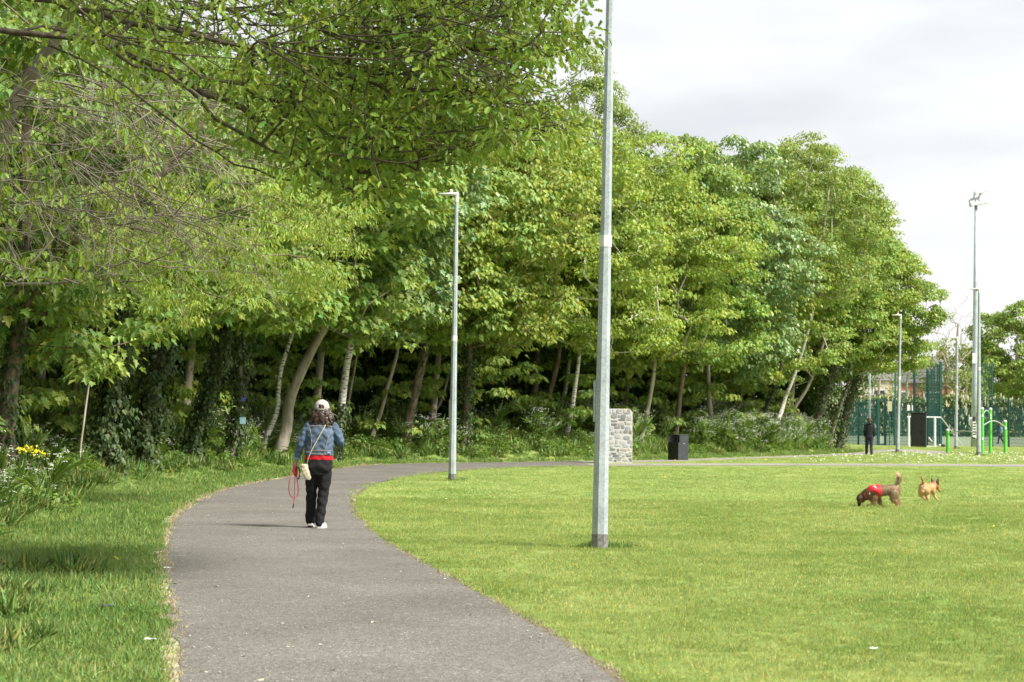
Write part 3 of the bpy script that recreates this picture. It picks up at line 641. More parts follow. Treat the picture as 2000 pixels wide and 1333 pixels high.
def sweeps(starts, n, length, dirn, spread, r0, curl, m, parent, org, name='twigs', subs=2, inreg=None, sides=4):
    """long slender branchlets that leave the boughs, droop and turn outwards"""
    mb = MB(); S = np.array(starts); cnt = 0; tries = 0
    while cnt < n and tries < n * 8:
        tries += 1; p = S[rng.integers(len(S))].copy(); d = norm(np.array(dirn) + rng.normal(size=3) * spread); L_ = length * (.5 + .8 * rng.random()); k = 11; P = [p.copy()]; bend = np.array([rng.normal() * .05, rng.normal() * .05, curl + rng.normal() * .05])
        for i in range(k): d = norm(d + bend + rng.normal(size=3) * .05); p = p + d * L_ / k; P.append(p.copy())
        if inreg is not None and not inreg(P[-1]): continue
        cnt += 1; rr = [r0 * (1 - .8 * i / k) for i in range(k + 1)]; mb.tube([q - org for q in P], rr, sides, caps=False)
        for s_ in range(subs):
            i = int(rng.integers(3, k)); p2 = P[i].copy(); d2 = norm(norm(P[i] - P[i - 1]) + rng.normal(size=3) * .55); Q = [p2.copy()]
            for j in range(6): d2 = norm(d2 + [.03, 0, curl] + rng.normal(size=3) * .06); p2 = p2 + d2 * L_ * .06; Q.append(p2.copy())
            mb.tube([q - org for q in Q], [r0 * .45 * (1 - .12 * j) for j in range(7)], 3, caps=False)
    return mb.build(name, m, parent, smooth=True)
def px_of(p):
    q = _R3.T @ (np.array(p) - [0, 0, CAMH]); return 1000 + F * q[0] / -q[2], 666.5 - F * q[1] / -q[2]
sweeps([p for p in opos[TW_KEEP[0] - 190:TW_KEEP[0]] if p[1] > 8] + [p for p in opos[TW_KEEP[0]:] if rng.random() < .2], 240, 1.7, (.95, -.1, -.30), .22, .0095, .035, BK_oak, oak, oorg, inreg=lambda p: px_of(p)[0] < 1120 and oak_region(*px_of(p)) or (px_of(p)[0] < 560 and px_of(p)[1] < 330))

# pale half bare tree with a tangle of hanging twigs at the far left
def tang(u, v): return v > 90 + .1 * u and v < 560 - .0 * u and u < 520 - .12 * abs(v - 330) and rng.random() < 1.15 - u / 620
att = px_region(260, tang, 20.5, 25, -60, 560, 90, 570)
trk = pl((-75, 900, 25), (-50, 640, 25), (-20, 400, 25), (10, 232, 24.8), (75, 130, 24.6), (140, 20, 24.4), (190, -110, 24.2))
limbs = [[trk[2]] + pl((10, 268, 24), (100, 288, 23.6), (200, 350, 23.3), (285, 420, 23)),
         [trk[3]] + pl((40, 156, 24), (130, 160, 23.4), (230, 185, 23), (330, 240, 22.6), (430, 320, 22.4), (500, 400, 22.4)),
         [trk[3]] + pl((60, 190, 24), (170, 300, 23.8), (240, 345, 23.6), (320, 430, 23.4)),
         [trk[2]] + pl((30, 395, 24.2), (90, 400, 24), (150, 436, 23.8), (215, 436, 23.6)),
         [trk[4]] + pl((140, 150, 24), (260, 190, 23.6), (330, 300, 23.3), (390, 430, 23.1))]
tb, torg, tpos, tends = twig_tree('bare_tree', 'pale half bare tree with a tangle of hanging twigs at the far left', 'tree', trk, limbs, att, BK_twig, .0045, .15, sag=-.10, wig=.03, step=.28, rmax=.03, pw=2.6, sides=4)
sweeps([p for p in tpos[20:TW_KEEP[0]]], 115, 2.1, (.85, -.15, -.28), .30, .0105, -.012, BK_twig, tb, torg, subs=3, inreg=lambda p: px_of(p)[0] < 620 and px_of(p)[1] < 570)
sweeps([p for p in tpos[TW_KEEP[0]:] if rng.random() < .5], 150, .9, (.5, -.1, -.55), .5, .0060, -.03, BK_twig, tb, torg, subs=2, inreg=lambda p: px_of(p)[0] < 560 and px_of(p)[1] < 570)
C = np.array([tpos[e] for e in tends]); C = C[rng.random(len(C)) < .45]
v, f, t = clump_leaves(C, .26, 16, .085, 'oak', flat=.6); link_mesh('crown', npmesh('crown', v - torg, [f], t), LM_oak, tb)
# ash with fresh yellow green leaves, showing under the oak boughs
def ashr(u, v): return 300 + .0 * u < v < np.interp(u, [150, 260, 400, 520, 640, 700], [470, 600, 640, 600, 560, 470]) and v > np.interp(u, [150, 400, 700], [330, 330, 380])
att = px_region(150, ashr, 30, 33.5, 170, 700, 300, 650)
trk = pl((-110, 905, 34), (-60, 720, 34), (40, 560, 33.6), (150, 462, 33.2), (260, 392, 33), (350, 312, 32.8), (420, 200, 32.6))
limbs = [[trk[3]] + pl((260, 440, 32.5), (380, 470, 32), (500, 500, 31.6), (600, 500, 31.5)), [trk[4]] + pl((380, 380, 32.4), (520, 380, 32), (640, 410, 31.6))]
ash, aorg, apos, aends = twig_tree('ash_tree', 'ash tree with fresh yellow green leaves hanging under the oak boughs', 'tree', trk, limbs, att, BK_brown, .006, .13, sag=-.04, rmax=.06)
C = np.array([apos[e] for e in aends]); C = np.repeat(C, 2, 0) + rng.normal(size=(len(C) * 2, 3)) * .16
v, f, t = clump_leaves(C, .26 * (.7 + .6 * rng.random(len(C))), 62, .082, 'ash', flat=.6, out=.3)
link_mesh('crown', npmesh('crown', v - aorg, [f], t), LM_yel, ash)

# ------------------------------------------------------------------ grass, weeds and flowers scattered as stuff
def scatter(name, protos, P, rotz, scl, m_list, label, tilt=.12, norm_z=None):
    """one object: points carrying attributes, geometry nodes put a tuft on each point"""
    n = len(P); me = bpy.data.meshes.new(name); me.vertices.add(n); me.vertices.foreach_set('co', np.asarray(P, np.float32).ravel())
    a = me.attributes.new('rot', 'FLOAT_VECTOR', 'POINT'); r = np.stack([rng.normal(size=n) * tilt, rng.normal(size=n) * tilt, rotz], 1); a.data.foreach_set('vector', r.astype(np.float32).ravel())
    a = me.attributes.new('scl', 'FLOAT', 'POINT'); a.data.foreach_set('value', np.broadcast_to(scl, (n,)).astype(np.float32))
    a = me.attributes.new('pick', 'INT', 'POINT'); a.data.foreach_set('value', rng.integers(0, len(protos), n).astype(np.int32))
    o = link_mesh(name, me); tag(o, label, kind='stuff')
    ng = bpy.data.node_groups.new(name, 'GeometryNodeTree'); ng.interface.new_socket('Geometry', in_out='INPUT', socket_type='NodeSocketGeometry'); ng.interface.new_socket('Geometry', in_out='OUTPUT', socket_type='NodeSocketGeometry')
    N = ng.nodes; L = ng.links; gi = N.new('NodeGroupInput'); go = N.new('NodeGroupOutput'); jn = N.new('GeometryNodeJoinGeometry')
    def attr(nm, ty):
        q = N.new('GeometryNodeInputNamedAttribute'); q.data_type = ty; q.inputs[0].default_value = nm; return q.outputs[0]
    for k, pm in enumerate(protos):
        po = bpy.data.objects.new(name + '_tuft', pm)
        oi = N.new('GeometryNodeObjectInfo'); oi.inputs['Object'].default_value = po; oi.inputs['As Instance'].default_value = True
        cmp_ = N.new('FunctionNodeCompare'); cmp_.data_type = 'INT'; cmp_.operation = 'EQUAL'
        ins = [s for s in cmp_.inputs if s.enabled]; L.new(attr('pick', 'INT'), ins[0]); ins[1].default_value = k
        ip = N.new('GeometryNodeInstanceOnPoints'); L.new(gi.outputs[0], ip.inputs['Points']); L.new(cmp_.outputs[0], ip.inputs['Selection']); L.new(oi.outputs['Geometry'], ip.inputs['Instance'])
        L.new(attr('rot', 'FLOAT_VECTOR'), ip.inputs['Rotation']); L.new(attr('scl', 'FLOAT'), ip.inputs['Scale']); L.new(ip.outputs[0], jn.inputs[0])
    L.new(jn.outputs[0], go.inputs[0]); md = o.modifiers.new('scatter', 'NODES'); md.node_group = ng
    return o
def grassmat(name, c1, c2, trans=.3, patch=.5):
    m, nt, N, L, p = mat(name); p.inputs['Roughness'].default_value = .5; setspec(p, .3)
    at = N.new('ShaderNodeAttribute'); at.attribute_name = 'tint'; ge = N.new('ShaderNodeNewGeometry')
    no = N.new('ShaderNodeTexNoise'); no.inputs['Scale'].default_value = patch; no.inputs['Detail'].default_value = 6; no.inputs['Roughness'].default_value = .62
    L.new(ge.outputs['Position'], no.inputs['Vector'])
    rp = N.new('ShaderNodeValToRGB'); e = rp.color_ramp.elements; e[0].position = .36; e[1].position = .64; e[0].color = (*c1, 1); e[1].color = (*c2, 1); L.new(no.outputs['Fac'], rp.inputs[0])
    mu = N.new('ShaderNodeMixRGB'); mu.blend_type = 'MULTIPLY'; mu.inputs[0].default_value = 1; L.new(at.outputs['Color'], mu.inputs[1]); L.new(rp.outputs[0], mu.inputs[2]); L.new(mu.outputs[0], p.inputs['Base Color'])
    tr = N.new('ShaderNodeBsdfTranslucent'); L.new(mu.outputs[0], tr.inputs['Color']); ms = N.new('ShaderNodeMixShader'); ms.inputs[0].default_value = trans
    L.new(p.outputs[0], ms.inputs[1]); L.new(tr.outputs[0], ms.inputs[2]); L.new(ms.outputs[0], N['Material Output'].inputs['Surface']); return m
GR_lawn = grassmat('lawn_grass', (.285, .395, .095), (.455, .54, .175))
GR_long = grassmat('verge_grass', (.19, .32, .07), (.31, .42, .12))
GR_dry = grassmat('dry_grass', (.40, .345, .19), (.56, .49, .30))
def tuft(n, rad, h, wd, lean, m, var=.25, dry=0.0):
    a = rng.random(n) * 6.283; r = rad * np.sqrt(rng.random(n)); P = np.stack([r * np.cos(a), r * np.sin(a), np.full(n, -.004)], 1)
    ax = np.stack([rng.normal(size=n) * lean, rng.normal(size=n) * lean, np.ones(n)], 1); nr = rdir(n) * [1, 1, .2]
    s = h * (.55 + .75 * rng.random(n)); T_, F_ = half_leaf([(wd, .12), (wd * .8, .55)], fold=.3, droop=.35); LEAF['_b'] = (T_, F_)
    t = leaf_tint(n, var=var)
    if dry: t = np.where(rng.random((n, 1)) < dry, t * [1.7, 1.15, 1.6], t)
    v, f, tt = leaves(P, ax, nr, s, '_b', t); me = npmesh('tuft', v, [f], tt); me.materials.append(m); return me
def pts_region(u0, u1, dens, y0, y1, xl, xr):
    n = int(dens * (xr - xl) * (y1 - y0)); return np.stack([xl + (xr - xl) * rng.random(n), y0 + (y1 - y0) * rng.random(n)], 1)
def frustum(P, margin=1.12, pad=1.2): return (np.abs(P[:, 0]) < P[:, 1] * .257 * margin + pad)
def with_z(P): return np.stack([P[:, 0], P[:, 1], TZ(P)], 1)
def lay(name, protos, bands, cond, m, label, s0=.75, s1=.5, tilt=.12):
    Q = []; S = []
    for (y0, y1, dens, sc) in bands:
        x = y1 * .257 * 1.12 + 1.2; P = pts_region(0, 0, dens, y0, y1, -x, x); P = P[frustum(P)]; P = P[cond(P)]; Q.append(P); S.append(np.full(len(P), sc))
    Q = np.vstack(Q); S = np.concatenate(S); n = len(Q); return scatter(name, protos, with_z(Q), rng.random(n) * 6.283, S * (s0 + s1 * rng.random(n)), m, label, tilt)
def is_lawn(P): return (~on_path(P)) & (dwood(P) < 0)
protoL = [tuft(64, .10, .030, .055, .45, GR_lawn, var=.16, dry=.035) for _ in range(5)]
protoF = [tuft(80, .24, .032, .10, .5, GR_lawn, var=.16, dry=.035) for _ in range(4)]
lay('lawn_grass', protoL, [(9.5, 16, 130, .85), (16, 26, 75, 1.05), (26, 36, 42, 1.25)], lambda P: is_lawn(P) & (dist_poly(P, W_LOW) > .05), None, 'short mown lawn grass filling the near park')
lay('far_lawn_grass', protoF, [(36, 52, 12, 1.0), (52, 78, 6, 1.1), (78, 118, 2.5, 1.3)], lambda P: is_lawn(P) & ((dist_poly(P, W_LOWP2) > 2.2) & (dist_poly(P, W_UPP2) > .2)) & (dist_poly(P, W_LOWP3) > .9), None, 'short mown lawn grass of the distant park')
protoV = [tuft(34, .10, .085, .045, .42, GR_long, dry=.06) for _ in range(5)]
lay('verge_grass', protoV, [(9.5, 16, 100, .75), (16, 26, 64, .9), (26, 42, 26, 1.1), (42, 66, 11, 1.3), (66, 104, 6, 1.5)],
    lambda P: (~on_path(P)) & (dwood(P) > np.where(P[:, 1] > 50, .18, .07)) & (dwood(P) < 7), None, 'fresh green grass of the verge between path and trees')
protoT = [tuft(95, .20, .32, .008, .5, GR_long, dry=.16) for _ in range(4)]
def tallc(P):
    d = dwood(P); nn = _n2(P[:, 0], P[:, 1], 1.3); near = (P[:, 1] < 19) & (d > 1.3 + .7 * nn) & (P[:, 0] < -3.0)
    return (near | ((d > 2.3 + .6 * nn) & (d < 8.5))) & ~on_path(P)
lay('tall_grass', protoT, [(9.5, 19, 11, .50), (19, 42, 9, .8), (42, 66, 6, .85), (66, 104, 4, .95)], tallc, None, 'unmown tufts of long grass on the bank and by the left edge', tilt=.16)
protoD = [tuft(12, .05, .045, .07, .8, GR_dry, var=.35) for _ in range(3)]
lay('straw', protoD, [(9.5, 16, 300, .8), (16, 30, 170, .95), (30, 62, 70, 1.5)], lambda P: (dist_poly(P, W_UP) < .02 + .09 * (1 + _n2(P[:, 0] * 2.1, P[:, 1] * 2.1, 2)) * rng.random(len(P))) & (P[:, 1] < 62) & (dwood(P) > -.05) | ((dist_poly(P, W_LOW) < .04) & (rng.random(len(P)) < .25) & (P[:, 1] < 40)), None, 'dry straw along the edge of the path', tilt=.4)
# weeds: nettles, dock and cow parsley on the bank
def weedmesh(n, rad, h, size, m, kind='kite'):
    a = rng.random(n) * 6.283; r = rad * np.sqrt(rng.random(n)); z = h * rng.random(n) ** .7 * (1 - .5 * (r / rad) ** 2); P = np.stack([r * np.cos(a), r * np.sin(a), z], 1)
    d = rdir(n); nr = norm(d * .5 + [0, 0, .9]); ax = norm(np.stack([np.cos(a), np.sin(a), -.15 + .3 * rng.random(n)], 1) + d * .6)
    v, f, t = leaves(P, ax, nr, size * (.5 + .9 * rng.random(n)), kind, leaf_tint(n, var=.3)); me = npmesh('weed', v, [f], t); me.materials.append(m); return me
protoW = [weedmesh(90, .26, .42, .085, LM_weed) for _ in range(3)] + [weedmesh(70, .30, .34, .11, LM_weed, 'ivy'), weedmesh(60, .22, .55, .09, LM_hedge)]
def weedc(P):
    d = dwood(P); nn = _n2(P[:, 0], P[:, 1], .8); return (d > 2.6 + 1.0 * nn) & (d < 10) & ~on_path(P)
lay('bank_weeds', protoW, [(15, 26, 6.5, .75), (26, 44, 7, .9), (44, 66, 6, .95), (66, 104, 4.6, 1.05)], weedc, None, 'nettles and leafy weeds growing over the bank', tilt=.15)
FLW = simple('parsley_flower', (.78, .80, .70), .7, var=.1); FLW_Y = simple('yellow_flower', (.80, .72, .03), .6, var=.1)
def parsley(h, n_st, dense=1.0):
    parts = []; V = []; 
    for s in range(n_st):
        a = rng.random() * 6.283; top = np.array([math.cos(a) * .22 * rng.random() * 1.4, math.sin(a) * .22 * rng.random() * 1.4, h * (.65 + .4 * rng.random())]); k = int(5 * dense) + 2
        for u in range(k):
            c = top + np.array([rng.normal() * .10, rng.normal() * .10, rng.normal() * .06 - .02]); q = 9; P = c + np.stack([rng.normal(size=q) * .022, rng.normal(size=q) * .022, rng.normal(size=q) * .006], 1)
            v, f, _ = leaves(P, norm(rdir(q) * [1, 1, .2]), norm(rdir(q) * .3 + [0, 0, 1]), .013 + .009 * rng.random(q), 'kite'); V.append((v, f, 1))
            V.append((*leaves(np.array([top * [.4, .4, .55]]), norm(np.array([c - top * [.4, .4, .55]])), np.array([[1.0, .1, 0]]), np.linalg.norm(c - top * [.4, .4, .55]), 'blade')[:2], 0))
    nl = 60; a = rng.random(nl) * 6.283; r = .24 * np.sqrt(rng.random(nl)); P = np.stack([r * np.cos(a), r * np.sin(a), h * .62 * rng.random(nl)], 1)
    V.append((*leaves(P, norm(np.stack([np.cos(a), np.sin(a), .2 * np.ones(nl)], 1) + rdir(nl) * .5), norm(rdir(nl) * .5 + [0, 0, 1]), .05 + .05 * rng.random(nl), 'ash')[:2], 0))
    vv = []; ff = []; mi = []; n = 0; cols = []
    groups = {}
    for v, f, k in V: vv.append(v); groups.setdefault(f.shape[1], [[], []]); groups[f.shape[1]][0].append(f + n); groups[f.shape[1]][1].append(np.full(len(f), k)); n += len(v)
    vv = np.vstack(vv); tt = leaf_tint(len(vv), var=.1); me = npmesh('parsley', vv, [np.vstack(g[0]) for g in groups.values()], tt, [np.concatenate(g[1]) for g in groups.values()])
    me.materials.append(LM_weed); me.materials.append(FLW); return me
protoP = [parsley(.85, 5), parsley(.7, 4), parsley(1.0, 6, 1.3)]
def pcond(P):
    d = dwood(P); u = 1000 + F * P[:, 0] / P[:, 1]; r = rng.random(len(P)); base = ((d > 2.8) & (d < 6) & (r < .13))
    a = (u < 150) & (d > 1.9) & (P[:, 1] < 34) & (r < .42); b = (u > 215) & (u < 340) & (d > 2.8) & (d < 6) & (r < .5); c = (u > 460) & (u < 600) & (d > 2.5) & (d < 7) & (r < .7); e = (u > 1385) & (d > 2.0) & (d < 8) & (P[:, 1] > 80) & (r < .8)
    return (base | a | b | c | e) & ~on_path(P)
lay('cow_parsley', protoP, [(20, 36, 3.4, .9), (36, 66, 3.4, 1.05), (66, 104, 6.5, 1.25)], pcond, None, 'white flowering cow parsley along the foot of the trees', tilt=.1)
# daisies and dandelions
def flower(m, r, h=.05):
    q = 6; a = np.arange(q) * 6.283 / q; v, f, _ = leaves(np.tile([0, 0, h], (q, 1)), np.stack([np.cos(a), np.sin(a), np.zeros(q) + .15], 1), np.tile([0, 0, 1.0], (q, 1)), r, 'kite'); me = npmesh('flower', v, [f]); me.materials.append(m); return me
def dcond(P):
    u = 1000 + F * P[:, 0] / P[:, 1]; y = P[:, 1]; r = rng.random(len(P)); strip = (y > 70.5) & (y < 98) & (u > 1480) & (r < .9 * ss((u - 1450) / 350)); near = (r < .03) & (y > 25)
    return (strip | near) & is_lawn(P)
lay('daisies', [flower(FLW, .017), flower(FLW, .021, .07)], [(16, 70, 1.6, .8), (70, 100, 7.0, 1.35)], dcond, None, 'white daisies dotted over the lawn', tilt=.5)
lay('dandelions', [flower(FLW_Y, .028, .06)], [(16, 70, .035, 1.0), (70, 104, .35, 1.25)], lambda P: ~on_path(P) & (dwood(P) < 4), None, 'yellow dandelion flowers dotted over the lawn', tilt=.4)
Q = np.array([Dp(u, v, 27.5)[:2] for u, v in [(39, 880), (50, 884), (58, 874), (66, 878), (70, 886), (78, 884), (88, 886), (44, 876), (62, 876)]]); zQ = [Dp(u, v, 27.5)[2] for u, v in [(39, 880), (50, 884), (58, 874), (66, 878), (70, 886), (78, 884), (88, 886), (44, 876), (62, 876)]]
V = []; Fs = []; n = 0
for (x, y), z in zip(Q, zQ):
    for k in range(7):
        c = np.array([x, y, z]) + rng.normal(size=3) * [.035, .03, .022]; v, f, _ = leaves(np.tile(c, (5, 1)), rdir(5), rdir(5), .022, 'kite'); V.append(v); Fs.append(f + n); n += len(v)
tag(link_mesh('yellow_rape_flowers', npmesh('yellow_rape_flowers', np.vstack(V), [np.vstack(Fs)]), FLW_Y), 'cluster of yellow flower heads above the left cow parsley', kind='stuff')

# longer grass left by the mower round the lamp posts, and grit and leaf bits on the asphalt
PB = [G(1171, 1073)[:2], G(883, 940)[:2], G(1753, 885)[:2], G(1911.5, 890.5)[:2], G(1867, 877)[:2]]
Q = np.vstack([p + rng.normal(size=(15, 2)) * [.15, .12] + [.10, .04] for p in PB]); scatter('post_tufts', protoV, with_z(Q), rng.random(len(Q)) * 6.283, (.7 + .4 * rng.random(len(Q))), None, 'longer grass left round the feet of the lamp posts')
GRIT = simple('grit', (.33, .31, .27), .9, var=.5, scale=3); GRITM = MB().ball((0, 0, .4), (1, .8, .5), 6, 4).mesh('grit'); GRITM.materials.append(GRIT)
LITM = npmesh('bit', *leaves(np.zeros((1, 3)), np.array([[1.0, 0, .1]]), np.array([[0, 0, 1.0]]), 1.0, 'kite')[:1], [LEAF['kite'][1]]); LITM.materials.append(simple('fallen_bits', (.50, .46, .33), .8, var=.4, scale=2))
P = pts_region(0, 0, 60, 9.5, 40, -9, 4); P = P[inside(P, PATH_ALL[0])]; d = np.minimum(dist_poly(P, W_UP), dist_poly(P, W_LOW) * 1.6); P = P[rng.random(len(P)) < np.exp(-d / .16) * 1.0 + .010]
scatter('path_grit', [GRITM], np.stack([P[:, 0], P[:, 1], np.full(len(P), .012)], 1), rng.random(len(P)) * 6.283, .004 + .009 * rng.random(len(P)) ** 2, None, 'loose grit along the edges of the asphalt path')
P = pts_region(0, 0, 1.6, 9.5, 40, -9, 4); P = P[inside(P, PATH_ALL[0])]
scatter('fallen_leaf_bits', [LITM], np.stack([P[:, 0], P[:, 1], np.full(len(P), .016)], 1), rng.random(len(P)) * 6.283, .015 + .03 * rng.random(len(P)), None, 'small dry leaf bits lying on the asphalt')
# ------------------------------------------------------------------ lamp posts and masts
def steel(name, col=(.37, .41, .44), metal=.15):
    m, nt, N, L, p = mat(name); p.inputs['Roughness'].default_value = .42; p.inputs['Metallic'].default_value = metal
    tc = N.new('ShaderNodeTexCoord'); v = N.new('ShaderNodeTexVoronoi'); v.inputs['Scale'].default_value = 45; L.new(tc.outputs['Object'], v.inputs['Vector'])
    no = N.new('ShaderNodeTexNoise'); no.inputs['Scale'].default_value = 3.5; no.inputs['Detail'].default_value = 8; L.new(tc.outputs['Object'], no.inputs['Vector'])
    sp = N.new('ShaderNodeSeparateColor'); L.new(v.outputs['Color'], sp.inputs[0])
    ad = N.new('ShaderNodeMath'); ad.operation = 'MULTIPLY_ADD'; ad.inputs[1].default_value = .35; L.new(sp.outputs[0], ad.inputs[0]); L.new(no.outputs['Fac'], ad.inputs[2])
    rp = N.new('ShaderNodeValToRGB'); e = rp.color_ramp.elements; e[0].position = .4; e[1].position = .9; e[0].color = tuple(c * .80 for c in col) + (1,); e[1].color = tuple(min(1, c * 1.22) for c in col) + (1,)
    L.new(ad.outputs[0], rp.inputs[0]); L.new(rp.outputs[0], p.inputs['Base Color']); return m
STEEL = steel('galvanised_steel'); STEEL_D = simple('bitumen_base', (.17, .17, .16), .8, var=.5, scale=22); BAND = simple('white_band', (.66, .68, .68), .5, var=.06, scale=8)
HEAD = simple('lamp_head_grey', (.62, .63, .62), .45, var=.05); BLK = simple('black_plastic', (.02, .02, .02), .5)
GL = 'grey lamp posts along the park paths'
def lamp(ub, vb, ut, vt, label, height=None, head=True, k=1.0, zt_band=3.5, depth=None, panel=True):
    b = G(ub, vb); y = b[1]; t = Dp(ut, vt, y); h = height or t[2]; lean = (t[0] - b[0]) / (t[2]) * h
    root = empty('lamp_post', b, label, 'lamp post', GL); ax = lambda z: np.array([lean * z / h, 0, z])
    ph = math.pi / 8 + .08; r0 = .094 * k; r1 = .044 * k; rz = lambda z: (r0 + (.066 * k - r0) * min(1, z / zt_band)) if z < zt_band else (.064 * k + (r1 - .064 * k) * (z - zt_band) / (h - zt_band))
    m = MB(); zs = [.17, 1.0, 2.0, 3.0, zt_band]; m.tube([ax(z) for z in zs], [rz(z) for z in zs], 8, ph=ph); zs = [zt_band + .001, 4.5, 5.5, h]; m.tube([ax(z) for z in zs], [rz(z) for z in zs], 8, ph=ph)
    m.build('pole', STEEL, root)
    MB().tube([ax(-.25), ax(.17)], [r0 * 1.03, r0 * 1.02], 8, ph=ph).build('base', STEEL_D, root)
    MB().tube([ax(zt_band - .10), ax(zt_band + .03)], [rz(zt_band - .1) * 1.03 + .002] * 2, 8, ph=ph).build('band', BAND, root)
    if panel:
        MB().box((ax(1.66)[0] - rz(1.66) - .004, 0.03, 1.66), (.034, .085, .47)).build('door', STEEL, root, bevel=.012)
    if head:
        hd = MB(); c = ax(h); s = k
        V = []; prof = [(-.50, -.015, .012, .06), (-.47, -.02, .016, .10), (-.30, -.04, .03, .13), (-.12, -.05, .045, .12), (.04, -.05, .05, .06)]
        n = 8
        for (x, zl, zu, wy) in prof:
            for q in range(n):
                a = 2 * math.pi * q / n; zz = (zu if math.sin(a) > 0 else -zl) * math.sin(a); V.append(c + [x * .84, wy * math.cos(a), .05 + zz])
        F_ = [(i * n + q, i * n + (q + 1) % n, (i + 1) * n + (q + 1) % n, (i + 1) * n + q) for i in range(len(prof) - 1) for q in range(n)]; F_ += [tuple(range(n))[::-1], tuple(range((len(prof) - 1) * n, len(prof) * n))]
        hd.add(V, F_); hd.tube([c + [0, 0, -.14], c + [0, 0, .06]], .052 * k ** .5, 12); ho = hd.build('lamp_head', HEAD, root)
        MB().ball(c + [-.13, 0, .125], (.042, .042, .04)).build('light_sensor', HEAD, root, smooth=True)
        MB().tube([c + [-.13, 0, .02], c + [-.13, 0, -.05]], .03, 12).build('sensor_cap', BLK, root)
    return root
lamp(1171, 1073, 1192, 0, 'tallest nearest lamp post in the lawn, running out of the top of the view', height=6.95)
lamp(883, 940, 892, 384, 'lamp post at the bend of the path, just right of the walking woman', zt_band=3.35)
lamp(1753, 885, 1759, 618, 'lamp post beside the boy in black at the end of the wood', zt_band=3.6)
lamp(1867, 877, 1869.5, 662, 'farthest slim lamp post between the black cabinet and the floodlight mast', k=1.0)
lamp(1911.5, 890.5, 1912.5, 567, 'lamp post standing in front of the floodlight mast', zt_band=3.9, k=1.15)
lamp(1698, 868, 1699, 640, 'lamp post half hidden by leaves behind the boy in black', k=1.1)
def mast():
    b = G(1903.5, 873.2); y = b[1]; P = lambda u, v, dy=0: Dp(u, v, y + dy) - b; root = empty('floodlight_mast', b, 'tall floodlight mast with angled lamps on top beside the sports court', 'floodlight mast')
    top = P(1906.3, 388); m = MB(); m.tube([[0, 0, -.2], top * .25, top * .26, top * .6, top], [.235, .20, .185, .14, .085], 16); m.build('pole', STEEL, root, smooth=True)
    a = MB(); a.tube([P(1896, 390.5), P(1913, 387)], .075, 6); a.tube([P(1893, 391.5), P(1895, 404)], .04, 6); a.tube([P(1901, 388), P(1905, 378)], .04, 6); a.tube([P(1911, 386), P(1918, 375)], .045, 6); a.tube([P(1909, 388), P(1917, 397)], .045, 6); a.tube([P(1893, 391.5), P(1903, 388)], .035, 6)
    a.build('bracket', STEEL, root)
    def lampbox(u0, v0, u1, v1, th):
        q0, q1 = P(u0, v0), P(u1, v1); d = (q1 - q0); V = []
        for q, s in ((q0, 1), (q1, .8)):
            for yy, zz in ((-.35, 0), (.35, 0), (.28, th), (-.28, th)): V.append(q + [0, yy * s, zz * s])
        MB().add(V, [(0, 1, 2, 3), (7, 6, 5, 4), (0, 4, 5, 1), (1, 5, 6, 2), (2, 6, 7, 3), (3, 7, 4, 0)]).build('floodlight', HEAD, root, bevel=.03)
    lampbox(1903, 381, 1929, 374, .19); lampbox(1895, 404, 1932, 396.5, .20)
    MB().box(P(1904, 700, -.26), (.30, .05, .62)).build('white_plate', BAND, root); MB().box(P(1896.5, 822, -.1), (.28, .10, .42)).build('control_box', HEAD, root, bevel=.01)
    MB().box(P(1903.5, 840, -.27), (.24, .03, 1.0)).build('notice_board', BAND, root)
    for k in range(5): MB().box(P(1903.5, 828 + k * 5.2, -.292), (.17, .006, .07)).build('notice_text', BLK, root)
    MB().box(P(1902, 820, -.25), (.14, .06, .34)).build('junction_box', BLK, root); MB().box(P(1901.5, 854, -.25), (.22, .08, .20), tx=.7).build('lower_box', BLK, root)
    MB().tube([P(1908, 659, -.1), P(1915, 657, -.1)], .05, 6).build('camera_arm', HEAD, root); MB().ball(P(1917, 660, -.1), (.15, .14, .13)).build('dome_camera', BLK, root, smooth=True)
    MB().tube([P(1908, 562, -.1), P(1909, 566, -.1)], .09, 8).build('small_sensor', BLK, root)
mast()

